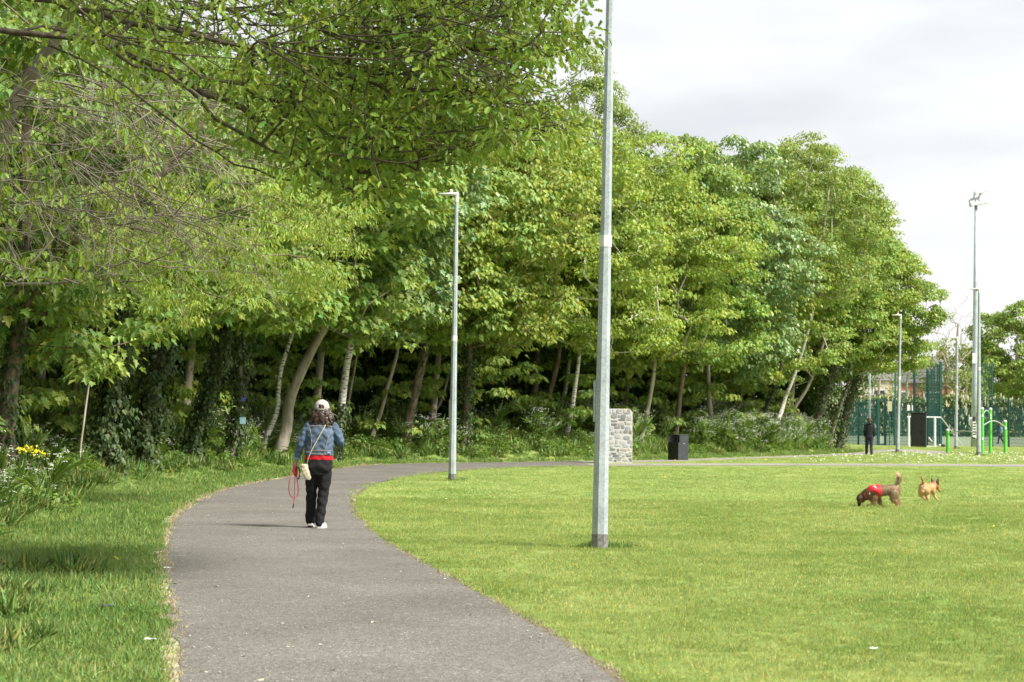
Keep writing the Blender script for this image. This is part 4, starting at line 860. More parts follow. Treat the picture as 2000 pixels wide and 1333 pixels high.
# ------------------------------------------------------------------ stone pillar
STONE = leafmat('rubble_stone', (.34, .345, .35), trans=0.0, rough=.9, spec=.15); MORT = simple('lime_mortar', (.52, .51, .48), .95, var=.2, scale=30, bump=.5)
def pillar():
    b = G(1200.5, 904.8); k = F / b[1]; wdt = 65 / k; h = 1.83; root = empty('stone_pillar', b, 'rough grey rubble stone pillar with rounded top beside the crossing path', 'stone pillar', rz=.06); dep = .55
    m = MB(); rd = .16; pts = [(-wdt / 2, -.1), (wdt / 2, -.1), (wdt / 2, h - rd)] + [(wdt / 2 - rd + rd * math.cos(a), h - rd + rd * math.sin(a)) for a in np.linspace(.2, 1.57, 5)] + [(-wdt / 2 + rd + rd * math.cos(a), h - rd + rd * math.sin(a)) for a in np.linspace(1.57, 2.94, 5)] + [(-wdt / 2, h - rd)]
    n = len(pts); V = [(x, -dep / 2, z) for x, z in pts] + [(x, dep / 2, z) for x, z in pts]; m.add(V, [tuple(range(n)), tuple(reversed(range(n, 2 * n)))] + [(i, i + n, (i + 1) % n + n, (i + 1) % n) for i in range(n)]); m.build('core', MORT, root)
    Vs = []; Fs = []; Ts = []; n = 0; rs = random.Random(4)
    def stone(c, sx, sz, ax, out):
        nonlocal n
        k = rs.choice([6, 7, 8]); a0 = rs.random(); V = []; g = rs.uniform(.5, 1.35); col = rs.choice([(1, 1, 1.02), (1, 1, 1.02), (.95, .97, 1.03), (1.15, 1.08, .98), (1.2, .95, .7) if rs.random() < .3 else (1, 1, 1)])
        for ring, (s, o) in enumerate(((1.0, -.02), (.97, .008), (.75, .012))):
            for q in range(k):
                a = a0 + 6.283 * q / k; ca, sa = math.cos(a), math.sin(a); e = rs.uniform(.35, .8); px = math.copysign(abs(ca) ** e, ca) * sx / 2 * s; pz = math.copysign(abs(sa) ** e, sa) * sz / 2 * s * (1 + .1 * math.sin(a * 2 + a0 * 9)); V.append(np.array([c[0] + ax[0] * px + out[0] * o, c[1] + ax[1] * px + out[1] * o, c[2] + pz]))
        V.append(np.array([c[0] + out[0] * .013, c[1] + out[1] * .013, c[2]])); Vs.extend(V)
        for r_ in range(2):
            for q in range(k): Fs.append((n + r_ * k + q, n + r_ * k + (q + 1) % k, n + (r_ + 1) * k + (q + 1) % k, n + (r_ + 1) * k + q))
        for q in range(k): Fs.append((n + 2 * k + q, n + 2 * k + (q + 1) % k, n + 3 * k, n + 3 * k))
        Ts.extend([np.array(col) * g] * len(V)); n += len(V)
    for ax, out, W_, off in (((1, 0), (0, -1), wdt, dep / 2), ((1, 0), (0, 1), wdt, dep / 2), ((0, 1), (1, 0), dep, wdt / 2), ((0, 1), (-1, 0), dep, wdt / 2)):
        z = .04
        while z < h - .16:
            hh = rs.uniform(.07, .20); hh = min(hh, h - .15 - z + .03); x = -W_ / 2 + .005
            while x < W_ / 2 - .05:
                ww = min(rs.uniform(.08, .30), W_ / 2 - x - .005); c = (ax[0] * (x + ww / 2) + out[0] * off, ax[1] * (x + ww / 2) + out[1] * off, z + hh / 2 + rs.uniform(-.035, .035)); stone(c, ww * rs.uniform(.74, .98), hh * rs.uniform(.70, 1.0), ax, out); x += ww
            z += hh
        if ax == (1, 0):
            x = -W_ / 2 + .06
            while x < W_ / 2 - .1: stone((x + .06, out[1] * off, h - .085), .11, .15, ax, out); x += .125
    Fq = np.array([f for f in Fs]); tri = Fq[Fq[:, 2] == Fq[:, 3]][:, :3]; qd = Fq[Fq[:, 2] != Fq[:, 3]]
    me = npmesh('stones', np.array(Vs), [qd, tri], np.array(Ts)); link_mesh('stone_facing', me, STONE, root, smooth=False)
pillar()

# ------------------------------------------------------------------ litter bin
BINL = simple('dark_grey_steel', (.045, .05, .055), .38, metal=.1, var=.25, scale=6, spec=.5); BIND = simple('black_steel', (.014, .015, .015), .4, var=.3, scale=6); BINI = simple('bin_inner', (.20, .20, .21), .6)
def bin_():
    b = G(1324.5, 899.0); s = .53; h = .93; root = empty('litter_bin', b, 'dark square litter bin with an open slot, turned cornerwise by the path', 'litter bin', rz=math.radians(45) + math.atan2(b[0], b[1]) * -1 + .03)
    # local faces: -x looks front left, -y front right
    MB().box((0, 0, .31), (s, s, .68)).build('body', BINL, root, bevel=.008)
    f = MB(); f.box((-s / 2 - .006, 0, .31), (.012, s * .94, .64)); f.build('front_door', BIND, root)
    p = MB(); p.box((.03, -s / 2 + .01, .785), (s - .06, .02, .27)); p.build('hood_side', BINL, root); MB().box((0, s / 2 - .01, .785), (s, .02, .27)).build('hood_side', BINI, root)
    MB().box((s / 2 - .01, 0, .785), (.02, s - .045, .27)).build('hood_back', BINI, root)
    MB().box((0, 0, h), (s + .02, s + .02, .024)).build('lid', BINL, root, bevel=.006)
    MB().box((-s / 2 + .01, -s / 2 + .07, .785), (.018, .022, .27)).build('slot_bar', BIND, root); MB().ball((.02, -s / 2 - .01, .60), (.018, .01, .018), 8, 6).build('lock', HEAD, root)
    MB().box((s / 2 + .008, 0, .40), (.014, s * .8, .60)).build('back_plate', BAND, root)
bin_()

# ------------------------------------------------------------------ outdoor exercise frame
GRN = simple('green_paint', (.10, .50, .055), .4, var=.08); CAPW = simple('white_cap', (.75, .75, .74), .5); CHR = simple('steel_bar', (.55, .55, .55), .35, metal=.5)
def exercise():
    b = G(1918, 887.5); y = b[1]; root = empty('exercise_frame', b, 'outdoor exercise frame of lime green posts joined by curved steel bars', 'exercise frame'); k = F / y
    spec = [(1851, 885.5, 838), (1918.5, 887.5, 796), (1934.5, 886, 797), (1963.5, 886, 821)]; tops = []
    for u, vb, vt in spec:
        q = G(u, vb) - b; z = Dp(u, vt, G(u, vb)[1])[2]; r = .078; p = MB().tube([q + [0, 0, -.1], q + [0, 0, z - .10]], r, 16).build('post', GRN, root, smooth=False)
        c = MB(); c.tube([q + [0, 0, z - .10], q + [0, 0, z - .06], q + [0, 0, z - .02], q + [0, 0, z]], [r * 1.04, r * 1.04, r * .8, r * .3], 14); c.build('post_cap', CAPW, p, smooth=True); tops.append((q, z))
    def bar(i, j, za, zb, arch, dy=0): 
        qa, qb = tops[i][0], tops[j][0]; pts = []
        for t in np.linspace(0, 1, 12): q = qa * (1 - t) + qb * t; pts.append([q[0], q[1] + dy, za * (1 - t) + zb * t + arch * math.sin(math.pi * t)])
        return MB().tube(pts, .026, 8).build('curved_bar', CHR, root, smooth=True)
    bar(0, 1, .92, .90, .16); bar(1, 2, 1.80, 1.86, .22); bar(1, 3, 1.30, 1.26, .28)
    for i, z in ((1, 1.80), (2, 1.80), (2, 1.72), (1, .72), (3, 1.22)): q = tops[i][0]; MB().box((q[0], q[1] - .08, z), (.07, .03, .12)).build('clamp', CAPW, root, bevel=.005)
exercise()

# ------------------------------------------------------------------ sports court: surface, mesh fences, goal, cabinet
PIT = simple('artificial_turf', (.15, .19, .115), .95, var=.10, scale=.6); LINEW = simple('white_line', (.75, .76, .74), .8)
a = G(1700, 870.3); c0 = [G(1700, 870.3)[:2], G(1850, 871.4)[:2], G(2300, 873)[:2], [190, 210], [30, 210]]
flat_poly('sports_court', [tuple(p) for p in c0], .005, PIT, label='green artificial turf court behind the tall mesh fence')
GF = simple('fence_green', (.016, .085, .075), .5, var=.1); GF.node_tree.nodes['Principled BSDF'].inputs['Roughness'].default_value = .45
def fence(label, A, B, h, post=2.5, wire=.0065, step=.055, name='mesh_fence', hs=.2, extra=.12):
    A = np.array([A[0], A[1], 0.0]); B = np.array([B[0], B[1], 0.0]); d = B - A; ln = np.linalg.norm(d); d /= ln; root = empty(name, A, label, 'fence', 'green mesh fences round the sports court', rz=math.atan2(d[1], d[0]))
    n = int(ln / step); V = []; F_ = []
    def bars(P0, P1, r, ax):
        k = len(P0); a = np.array([[-1, -1], [1, -1], [1, 1], [-1, 1]]) * r; out = []
        for E in (P0, P1):
            o = np.zeros((k, 4, 3)); o[:] = E[:, None, :]
            if ax == 'z': o[:, :, 0] += a[:, 0]; o[:, :, 1] += a[:, 1]
            else: o[:, :, 2] += a[:, 0]; o[:, :, 1] += a[:, 1]
            out.append(o)
        v = np.concatenate(out, 1).reshape(-1, 3); b = (np.arange(k) * 8)[:, None]; f = np.concatenate([b + [[q, (q + 1) % 4, 4 + (q + 1) % 4, 4 + q]] for q in range(4)], 0); return v, f
    x = (np.arange(n) + .5) * step; p0 = np.stack([x, x * 0, x * 0 + .03], 1); p1 = p0.copy(); p1[:, 2] = h; g1 = bars(p0, p1, wire, 'z')
    z = np.arange(.05, h + .01, hs); q0 = np.stack([z * 0, z * 0 + .01, z], 1); q1 = q0.copy(); q1[:, 0] = ln; g2 = bars(q0, q1, wire * 1.1, 'x'); v, f, _ = cat_geo([g1, g2])
    link_mesh('mesh_panel', npmesh('mesh_panel', v, f), GF, root); m = max(1, round(ln / post))
    for i in range(m + 1): MB().box((i * ln / m, -.05, (h + extra) / 2), (.085, .085, h + extra)).build('post', GF, root)
    return root
X = lambda u, y: Dp(u, 825, y)[0]
fence('low green mesh fence behind the boy in black', (X(1640, 129), 129), (X(1716, 126), 126), 2.85, 2.2)
fence('low green mesh fence panel right of the open gate', (X(1729, 125.5), 125.5), (X(1748, 125), 125), 2.85, 2.2)
fence('tall green mesh fence left of the black cabinet', (X(1748, 127), 127), (X(1786, 127), 127), 5.0, 2.5)
fence('tall green mesh fence behind the black cabinet and the white goal', (X(1786, 127.2), 127.2), (X(1837, 126), 126), 5.2, 1.2)
fence('tall green mesh return fence running away from the white goal', (X(1837, 126.2), 126.2), (X(1812, 150), 150), 5.2, 6, step=.7, hs=.8)
fence('tall green mesh fence right of the floodlight mast', (X(1914, 122), 122), (X(1937.5, 122), 122), 5.1, 2.5)
fence('low green mesh fence at the right edge of the view', (X(1938, 122), 122), (X(2070, 120), 120), 2.95, 1.02 * 32 / F * 122 * .98)
fence('long low fence at the far side of the court', (X(1655, 205), 205), (X(2080, 205), 205), 3.0, 4.0, wire=.010, step=.09)
def gate():
    y = 126; b = np.array([X(1716, y), y, 0.0]); w_ = X(1729, y) - b[0]; root = empty('court_gate', b, 'narrow open gate frame in the green mesh fence', 'gate'); h = 2.9
    for x in (0, w_): MB().box((x, 0, h / 2), (.13, .13, h)).build('gate_post', GF, root)
    for z in (h - .04, .06): MB().box((w_ / 2, 0, z), (w_ - .13, .09, .09)).build('cross_rail', GF, root)
gate()
def board():
    y = 124.8; p = Dp(1737, 794, y); root = empty('court_sign', (p[0], y, 0), 'small cream sign board hung on the low mesh fence', 'sign'); MB().box((0, -.13, p[2]), (.28, .04, .62)).build('board', simple('cream_board', (.50, .46, .30), .7), root); MB().tube([(0, -.06, 0), (0, -.06, p[2] + .3)], .03, 6).build('post', GF, root)
board()
for uu, lab in ((1774.5, 'larger white notice on the tall mesh fence'), (1782, 'narrow white notice on the tall mesh fence')):
    p = Dp(uu, 797, 122.6); tag(MB().box((0, 0, 0), (.16 if uu < 1780 else .07, .02, .34)).build('fence_notice', BAND, loc=p), lab, 'sign')
def goal():
    y = 119.6; b = G(1775, 872.6); y = b[1]; P = lambda u, v, dy=0: Dp(u, v, y + dy) - b; root = empty('goal', b, 'white five a side goal frame in front of the tall mesh fence', 'goal')
    MB().tube([P(1775, 873.5), P(1775, 815)], .06, 8).build('goal_post', LINEW, root); MB().tube([P(1826, 873.8), P(1826, 815)], .065, 8).build('goal_post', LINEW, root)
    MB().tube([P(1772, 814.6, .1), P(1838, 815.6, .1)], .036, 8).build('crossbar', LINEW, root); MB().tube([P(1838, 815.6), P(1880, 871.5, .6)], .035, 8).build('rear_stay', CHR, root); MB().tube([P(1813.5, 855, .8), P(1820.5, 863, .8)], .03, 8).build('rear_stay', LINEW, root)
    MB().box(P(1802, 872.8) * [1, 1, 0] + [.0, 0, .02], (1.7, .10, .04)).build('ground_bar', LINEW, root)
goal()
def cabinet():
    b = G(1794.5, 873.8); k = F / b[1]; root = empty('equipment_cabinet', b, 'tall black equipment cabinet standing inside the white goal', 'cabinet', rz=-.25); w_ = 29 / k; h = 66 / k
    MB().box((0, 0, h / 2), (w_, w_, h)).build('body', BIND, root, bevel=.02); MB().box((0, 0, h + .02), (w_ * 1.05, w_ * 1.05, .05)).build('top', BLK, root); d = MB().box((0, -w_ / 2 - .015, h * .5), (w_ * .86, .02, h * .92)).build('door', BIND, root); MB().box((w_ * .34, -w_ / 2 - .04, h * .5), (.03, .04, .2)).build('handle', BLK, d)
cabinet()
def bag():
    b = G(1839.5, 873.3); root = empty('sports_bag', b, 'small black and white bag lying on the ground by the goal', 'bag'); MB().ball((.08, 0, .08), (.16, .12, .09)).build('bag_body', BLK, root, smooth=True); MB().ball((-.12, -.02, .11), (.07, .07, .06)).build('bag_end', BAND, root, smooth=True)
bag()
# ------------------------------------------------------------------ hedge, far trees and houses behind the court
def hedge():
    n = 3000; x = X(1600, 214) + (X(2090, 214) - X(1600, 214)) * rng.random(n); h = 3.9 + .6 * _n2(x, x * .3, .8); z = h * rng.random(n) ** .8; y = 212 + 2.6 * rng.random(n); org = np.array([X(1850, 213), 213, 0.0]); C = np.stack([x, y, z], 1) - org
    root = empty('flowering_hedge', org, 'long tall flowering hedge behind the far side of the court', 'hedge'); v, f, t = clump_leaves(C, .55, 12, .26, 'kite', flat=.9, var=.3); link_mesh('foliage', npmesh('foliage', v, [f], t), LM_hedge, root)
    m = 420; i = rng.choice(n, m); P = C[i] + [0, -.9, .25]; P[:, 1] = -1.5 - .4 * rng.random(m); v, f, _ = leaves(P, np.tile([0.1, 0, 1.0], (m, 1)) + rdir(m) * .2, np.tile([0, -1.0, .2], (m, 1)), .30 + .3 * rng.random(m), 'ash'); link_mesh('blossom', npmesh('blossom', v, [f]), simple('hedge_blossom', (.42, .40, .27), .8), root)
hedge()
def far_tree(u, y, h, rx, z0, label, lm, per=30, ncl=260, ls=.32, sd=0, seed_top=1.0, bare=False, name='far_tree', crad=1.0):
    x = X(u, y); org = np.array([x, y, 0.0]); root = empty(name, org, label, 'tree', 'trees beyond the sports court'); lob = [(a + x, b + y, c, d, e, f) for a, b, c, d, e, f in crown_lobes(rx, rx * .8, z0, h, 8, 0, 0, sd)]
    C = lobes_surface(lob, ncl, zmin=z0 * .8); P = [org, org + [.2, 0, h * .3], org + [0, 0, h * .6], org + [.2, 0, h * .8]]; V, Fq, PP, rr = trunk_tube(P, .3, .1, n=8); k0 = len(PP) // 3; nodes = [(PP[k], k - 1 - k0 if k > k0 else -1) for k in range(k0, len(PP))]
    pos, par, _ = grow(nodes, list(C if bare else C[rng.random(len(C)) < .4]), step=1.0, sag=-.08, wig=.08); v2, f2, _ = tubes_from(pos, par, tip=.03 if not bare else .022, skip=len(nodes), rmax=.2); v, f, _ = cat_geo([(V - org, Fq), (v2 - org, f2)]); link_mesh('trunk', npmesh('trunk', v, f), BK_grey, root)
    if lm: v, f, t = clump_leaves(C, crad * (.7 + .6 * rng.random(len(C))), per, ls, 'kite'); link_mesh('crown', npmesh('crown', v - org, [f], t), lm, root)
far_tree(1985, 232, 15.0, 6.2, 2.6, 'large round chestnut tree at the right edge behind the court', LM_maple, 44, 420, sd=61)
far_tree(2075, 236, 14.0, 6.0, 2.6, 'chestnut tree just outside the right edge behind the court', LM_maple, 34, 260, sd=62)
far_tree(1925, 240, 11.2, 3.2, 2.6, 'smaller green tree behind the floodlight mast', LM_yel, 34, 200, sd=63)
far_tree(1846, 238, 11.6, 3.6, 3.0, 'olive green thin leaved tree between the wood and the mast', LM_birch, 14, 190, .26, sd=64, crad=.9)
far_tree(1868, 228, 16.0, 3.6, 4.0, 'leafless tree with bare pale branches rising beside the mast', None, ncl=240, sd=65, bare=True, name='bare_tree')
far_tree(1886, 226, 8.2, 2.2, 1.5, 'small white blossoming tree left of the floodlight mast', LM_birch, 12, 110, .24, sd=66, crad=.7, name='blossom_tree')
far_tree(1770, 236, 9.0, 2.6, 3.0, 'thin brownish tree in front of the brick house', LM_birch, 8, 90, .22, sd=67, crad=.7)
far_tree(1715, 222, 7.5, 2.0, 2.0, 'bare young tree before the cream house', None, ncl=90, sd=68, bare=True, name='bare_tree')
far_tree(1640, 240, 11, 5, 2, 'dark tree closing the view behind the end of the wood', LM_dark, 30, 240, sd=69)
far_tree(1570, 236, 11, 5, 2, 'dark tree behind the middle of the birch stems', LM_dark, 30, 240, sd=70)
BRK = simple('red_brick', (.34, .13, .085), .9, var=.2, scale=4); CRM = simple('cream_render', (.62, .56, .44), .9, var=.08); ROOF = simple('slate_roof', (.17, .16, .155), .85, var=.2, scale=3); WFR = simple('white_frame', (.75, .75, .74), .6); GLS = simple('window_glass', (.05, .06, .07), .1, spec=.8)
def house(u, y, w_, dpt, hw, hr, m, label, wins):
    x = X(u, y); root = empty('house', (x, y, 0), label, 'house'); MB().box((0, 0, hw / 2), (w_, dpt, hw)).build('wall', m, root)
    r = MB(); a, b = w_ / 2 + .3, dpt / 2 + .3; r.add([(-a, -b, hw), (a, -b, hw), (a, b, hw), (-a, b, hw), (-a, 0, hw + hr), (a, 0, hw + hr)], [(0, 1, 5, 4), (2, 3, 4, 5), (1, 2, 5), (3, 0, 4), (3, 2, 1, 0)]); ro = r.build('roof', ROOF, root)
    c = MB().box((w_ * .36, 0, hw + hr + .2), (.9, .7, 1.6)).build('chimney', m, ro)
    for (wx, wz, ww, wh) in wins:
        f = MB(); f.box((wx, -dpt / 2 - .03, wz), (ww, .08, wh)); fo = f.build('window', WFR, root)
        g = MB(); g.box((wx - ww * .24, -dpt / 2 - .08, wz), (ww * .36, .02, wh * .78)); g.box((wx + ww * .24, -dpt / 2 - .08, wz), (ww * .36, .02, wh * .78)); g.build('pane', GLS, fo)
house(1790, 262, 9.5, 8, 6.6, 3.6, BRK, 'red brick house with a slate roof seen through the tall fence', [(-2.9, 4.6, 2.2, 1.9), (1.3, 4.7, 2.4, 1.5), (-2.9, 1.4, 2.0, 2.2), (1.5, 1.4, 2.4, 1.5)])
house(1706, 258, 5.6, 8, 6.8, 2.6, CRM, 'cream rendered house beside the brick one, above the low fence', [(0, 5.0, 1.6, 1.3)])
# ------------------------------------------------------------------ people and dogs
def clothmat(name, col, rough=.85, var=.12, scale=30, bump=.25, fold=True, spec=.15, bscale=160):
    m = simple(name, col, rough, var=var, scale=scale, bump=bump, spec=spec, bscale=bscale); return m
DENIM = clothmat('denim', (.085, .128, .19), var=.38, scale=9); DENIM_L = clothmat('faded_denim', (.22, .33, .50), var=.2); STITCH = clothmat('tan_stitching', (.42, .30, .18)); BLKC = clothmat('black_cloth', (.020, .020, .022), var=.3, spec=.1)
REDC = clothmat('red_cloth', (.55, .02, .03)); SKIN = simple('skin', (.50, .29, .21), .55, var=.06); HAIR = simple('dark_brown_hair', (.040, .022, .014), .45, var=.5, scale=30, spec=.5); CREAM = clothmat('woven_cream', (.55, .49, .36), var=.25, scale=45, bump=.8)
CAPM = clothmat('white_cap_cloth', (.40, .39, .36), var=.5, scale=55); SHOE = simple('white_rubber', (.62, .62, .60), .5); PINKR = simple('pink_rope', (.75, .07, .12), .6, var=.15, scale=120); PINKL = simple('pale_pink_rope', (.80, .22, .26), .6, var=.2, scale=120)
NAVY = clothmat('navy_cloth', (.03, .03, .065)); DGREY = clothmat('charcoal_cloth', (.018, .02, .022)); BLUET = clothmat('blue_shirt', (.20, .32, .60)); BROWNH = simple('brown_hair', (.10, .05, .03), .5, var=.3); SANDH = simple('sandy_hair', (.36, .20, .10), .5)
def cr(pts, rad, k=5):
    """Catmull-Rom refine of points and radii"""
    P = np.array(pts, float); R = np.array(rad, float); P = np.vstack([2 * P[0] - P[1], P, 2 * P[-1] - P[-2]]); R = np.concatenate([[R[0]], R, [R[-1]]]); o = []; q = []
    for i in range(1, len(P) - 2):
        for j in range(k):
            t = j / k; o.append(.5 * ((2 * P[i]) + (-P[i - 1] + P[i + 1]) * t + (2 * P[i - 1] - 5 * P[i] + 4 * P[i + 1] - P[i + 2]) * t * t + (-P[i - 1] + 3 * P[i] - 3 * P[i + 1] + P[i + 2]) * t ** 3)); q.append(R[i] * (1 - t) + R[i + 1] * t)
    o.append(P[-2]); q.append(R[-2]); return o, q
def loft(mb, secs, n=20):
    """secs: (z, cx, cy, rx, ry)"""
    V = []; S = []
    for a, b in zip(secs[:-1], secs[1:]):
        for j in range(4): t = j / 4; tt = t * t * (3 - 2 * t); S.append([x * (1 - (t if i == 0 else tt)) + y * (t if i == 0 else tt) for i, (x, y) in enumerate(zip(a, b))])
    S.append(secs[-1])
    for z, cx, cy, rx, ry in S:
        for k in range(n):
            a = 2 * math.pi * k / n; ca, sa = math.cos(a), math.sin(a); e = .85; V.append((cx + rx * math.copysign(abs(ca) ** e, ca), cy + ry * math.copysign(abs(sa) ** e, sa), z))
    m = len(S); F_ = [(i * n + k, i * n + (k + 1) % n, (i + 1) * n + (k + 1) % n, (i + 1) * n + k) for i in range(m - 1) for k in range(n)]; F_ += [tuple(reversed(range(n))), tuple(range((m - 1) * n, m * n))]
    up = secs[0][0] < secs[-1][0]
    if not up: F_ = [tuple(reversed(f)) for f in F_]
    mb.add(V, F_); return mb
def taper(mb, pts, rad, n=12, sq=1.0, k=5):
    P, R = cr(pts, rad, k); mb.tube(P, R, n, sq=sq); mb.ball(P[0], R[0] * .98, n, 8); mb.ball(P[-1], R[-1] * .98, n, 8); return mb
def blend(mb, name, m, parent, vox=.011, sm=4, folds=0.0, fscale=30.0, tintf=None):
    """fuse overlapping solids into one continuous skin"""
    me = mb.mesh(name); o = bpy.data.objects.new(name + '_tmp', me); COL.objects.link(o); r = o.modifiers.new('r', 'REMESH'); r.mode = 'VOXEL'; r.voxel_size = vox; r.use_smooth_shade = True
    s = o.modifiers.new('s', 'SMOOTH'); s.iterations = sm; s.factor = .5; bpy.context.view_layer.update(); dg = bpy.context.evaluated_depsgraph_get(); ev = o.evaluated_get(dg); nm = bpy.data.meshes.new_from_object(ev); nm.name = name; bpy.data.objects.remove(o)
    n = len(nm.vertices); co = np.empty(n * 3, np.float32); nm.vertices.foreach_get('co', co); co = co.reshape(-1, 3)
    if folds:
        no = np.empty(n * 3, np.float32); nm.vertices.foreach_get('normal', no); no = no.reshape(-1, 3); s_ = fscale
        d = np.sin(co[:, 2] * s_ * 1.9 + 2.2 * np.sin(co[:, 0] * s_ * .7 + co[:, 1] * s_ * .5)) * .6 + np.sin(co[:, 2] * s_ * .7 + co[:, 0] * s_ * 1.3 + 2 * np.sin(co[:, 1] * s_)) * .6
        co = co + no * (d * folds)[:, None]; nm.vertices.foreach_set('co', co.astype(np.float32).ravel())
    if tintf is not None:
        a = nm.color_attributes.new('tint', 'FLOAT_COLOR', 'POINT'); c = np.ones((n, 4), np.float32); c[:, :3] = tintf(co); a.data.foreach_set('color', c.ravel())
    nm.materials.clear(); return link_mesh(name, nm, m, parent, smooth=True)
def hand(mb, w, d, side, s=1.0, curl=1.0):
    """palm at wrist w pointing along d with four fingers of different lengths and a thumb"""
    w = np.array(w, float); d = norm(np.array(d, float)); x = norm(np.cross(d, [0, 1, 0])) * side; y = np.cross(d, x); pc = w + d * .045 * s
    mb.tube([w, w + d * .03 * s, w + d * .075 * s, w + d * .09 * s], [.024 * s, .034 * s, .038 * s, .030 * s], 10, sq=.45)
    for i, ln in enumerate((.068, .078, .072, .055)):
        b = w + d * .085 * s + y * (i - 1.5) * .018 * s; p1 = b + d * ln * .45 * s; p2 = p1 + (d * .75 - x * .6 * curl) * ln * .35 * s; p3 = p2 + (d * .1 - x * .9 * curl) * ln * .3 * s; mb.tube([b, p1, p2, p3], [.0095 * s, .009 * s, .008 * s, .006 * s], 7)
    t0 = w + d * .03 * s - y * .03 * s; mb.tube([t0, t0 + (d * .5 - y * .8) * .03 * s, t0 + (d * .9 - y * .7 - x * .3) * .055 * s], [.013 * s, .011 * s, .008 * s], 7); return mb
def face(mb, c, s, f):
    """nose, brow, chin, ears on a head whose face looks along f"""
    c = np.array(c, float); f = norm(np.array(f, float)); r = np.cross(f, [0, 0, 1.0])
    mb.ball(c + f * .092 * s + np.array([0, 0, -.02 * s]), (.013 * s, .015 * s, .022 * s), 8, 6); mb.ball(c + f * .066 * s + np.array([0, 0, -.085 * s]), (.032 * s, .032 * s, .026 * s), 8, 6)
    for q in (-1, 1): mb.ball(c + r * .076 * s * q + np.array([0, 0, -.015 * s]), (.012 * s, .020 * s, .030 * s), 8, 6)
    return mb
def shoe(mbu, mbs, at, yaw=0.0, pitch=0.0, s=1.0):
    """upper and sole of a trainer, heel at 'at'"""
    R = np.array((Matrix.Rotation(yaw, 3, 'Z') @ Matrix.Rotation(-pitch, 3, 'X'))); f = lambda p: np.array(at) + R @ (np.array(p, float) * s)
    mbu.tube([f((0, -.01, .055)), f((0, .06, .058)), f((0, .13, .045)), f((0, .21, .032)), f((0, .245, .028))], [.036 * s, .042 * s, .042 * s, .036 * s, .02 * s], 12)
    V = []; o = [(-.033, -.03), (.033, -.03), (.040, .08), (.046, .17), (.036, .235), (0, .265), (-.036, .235), (-.046, .17), (-.040, .08)]; n = len(o)
    for z in (0, .030): V += [f((x, y, z)) for x, y in o]
    mbs.add(V, [tuple(reversed(range(n))), tuple(range(n, 2 * n))] + [(i, (i + 1) % n, n + (i + 1) % n, n + i) for i in range(n)])

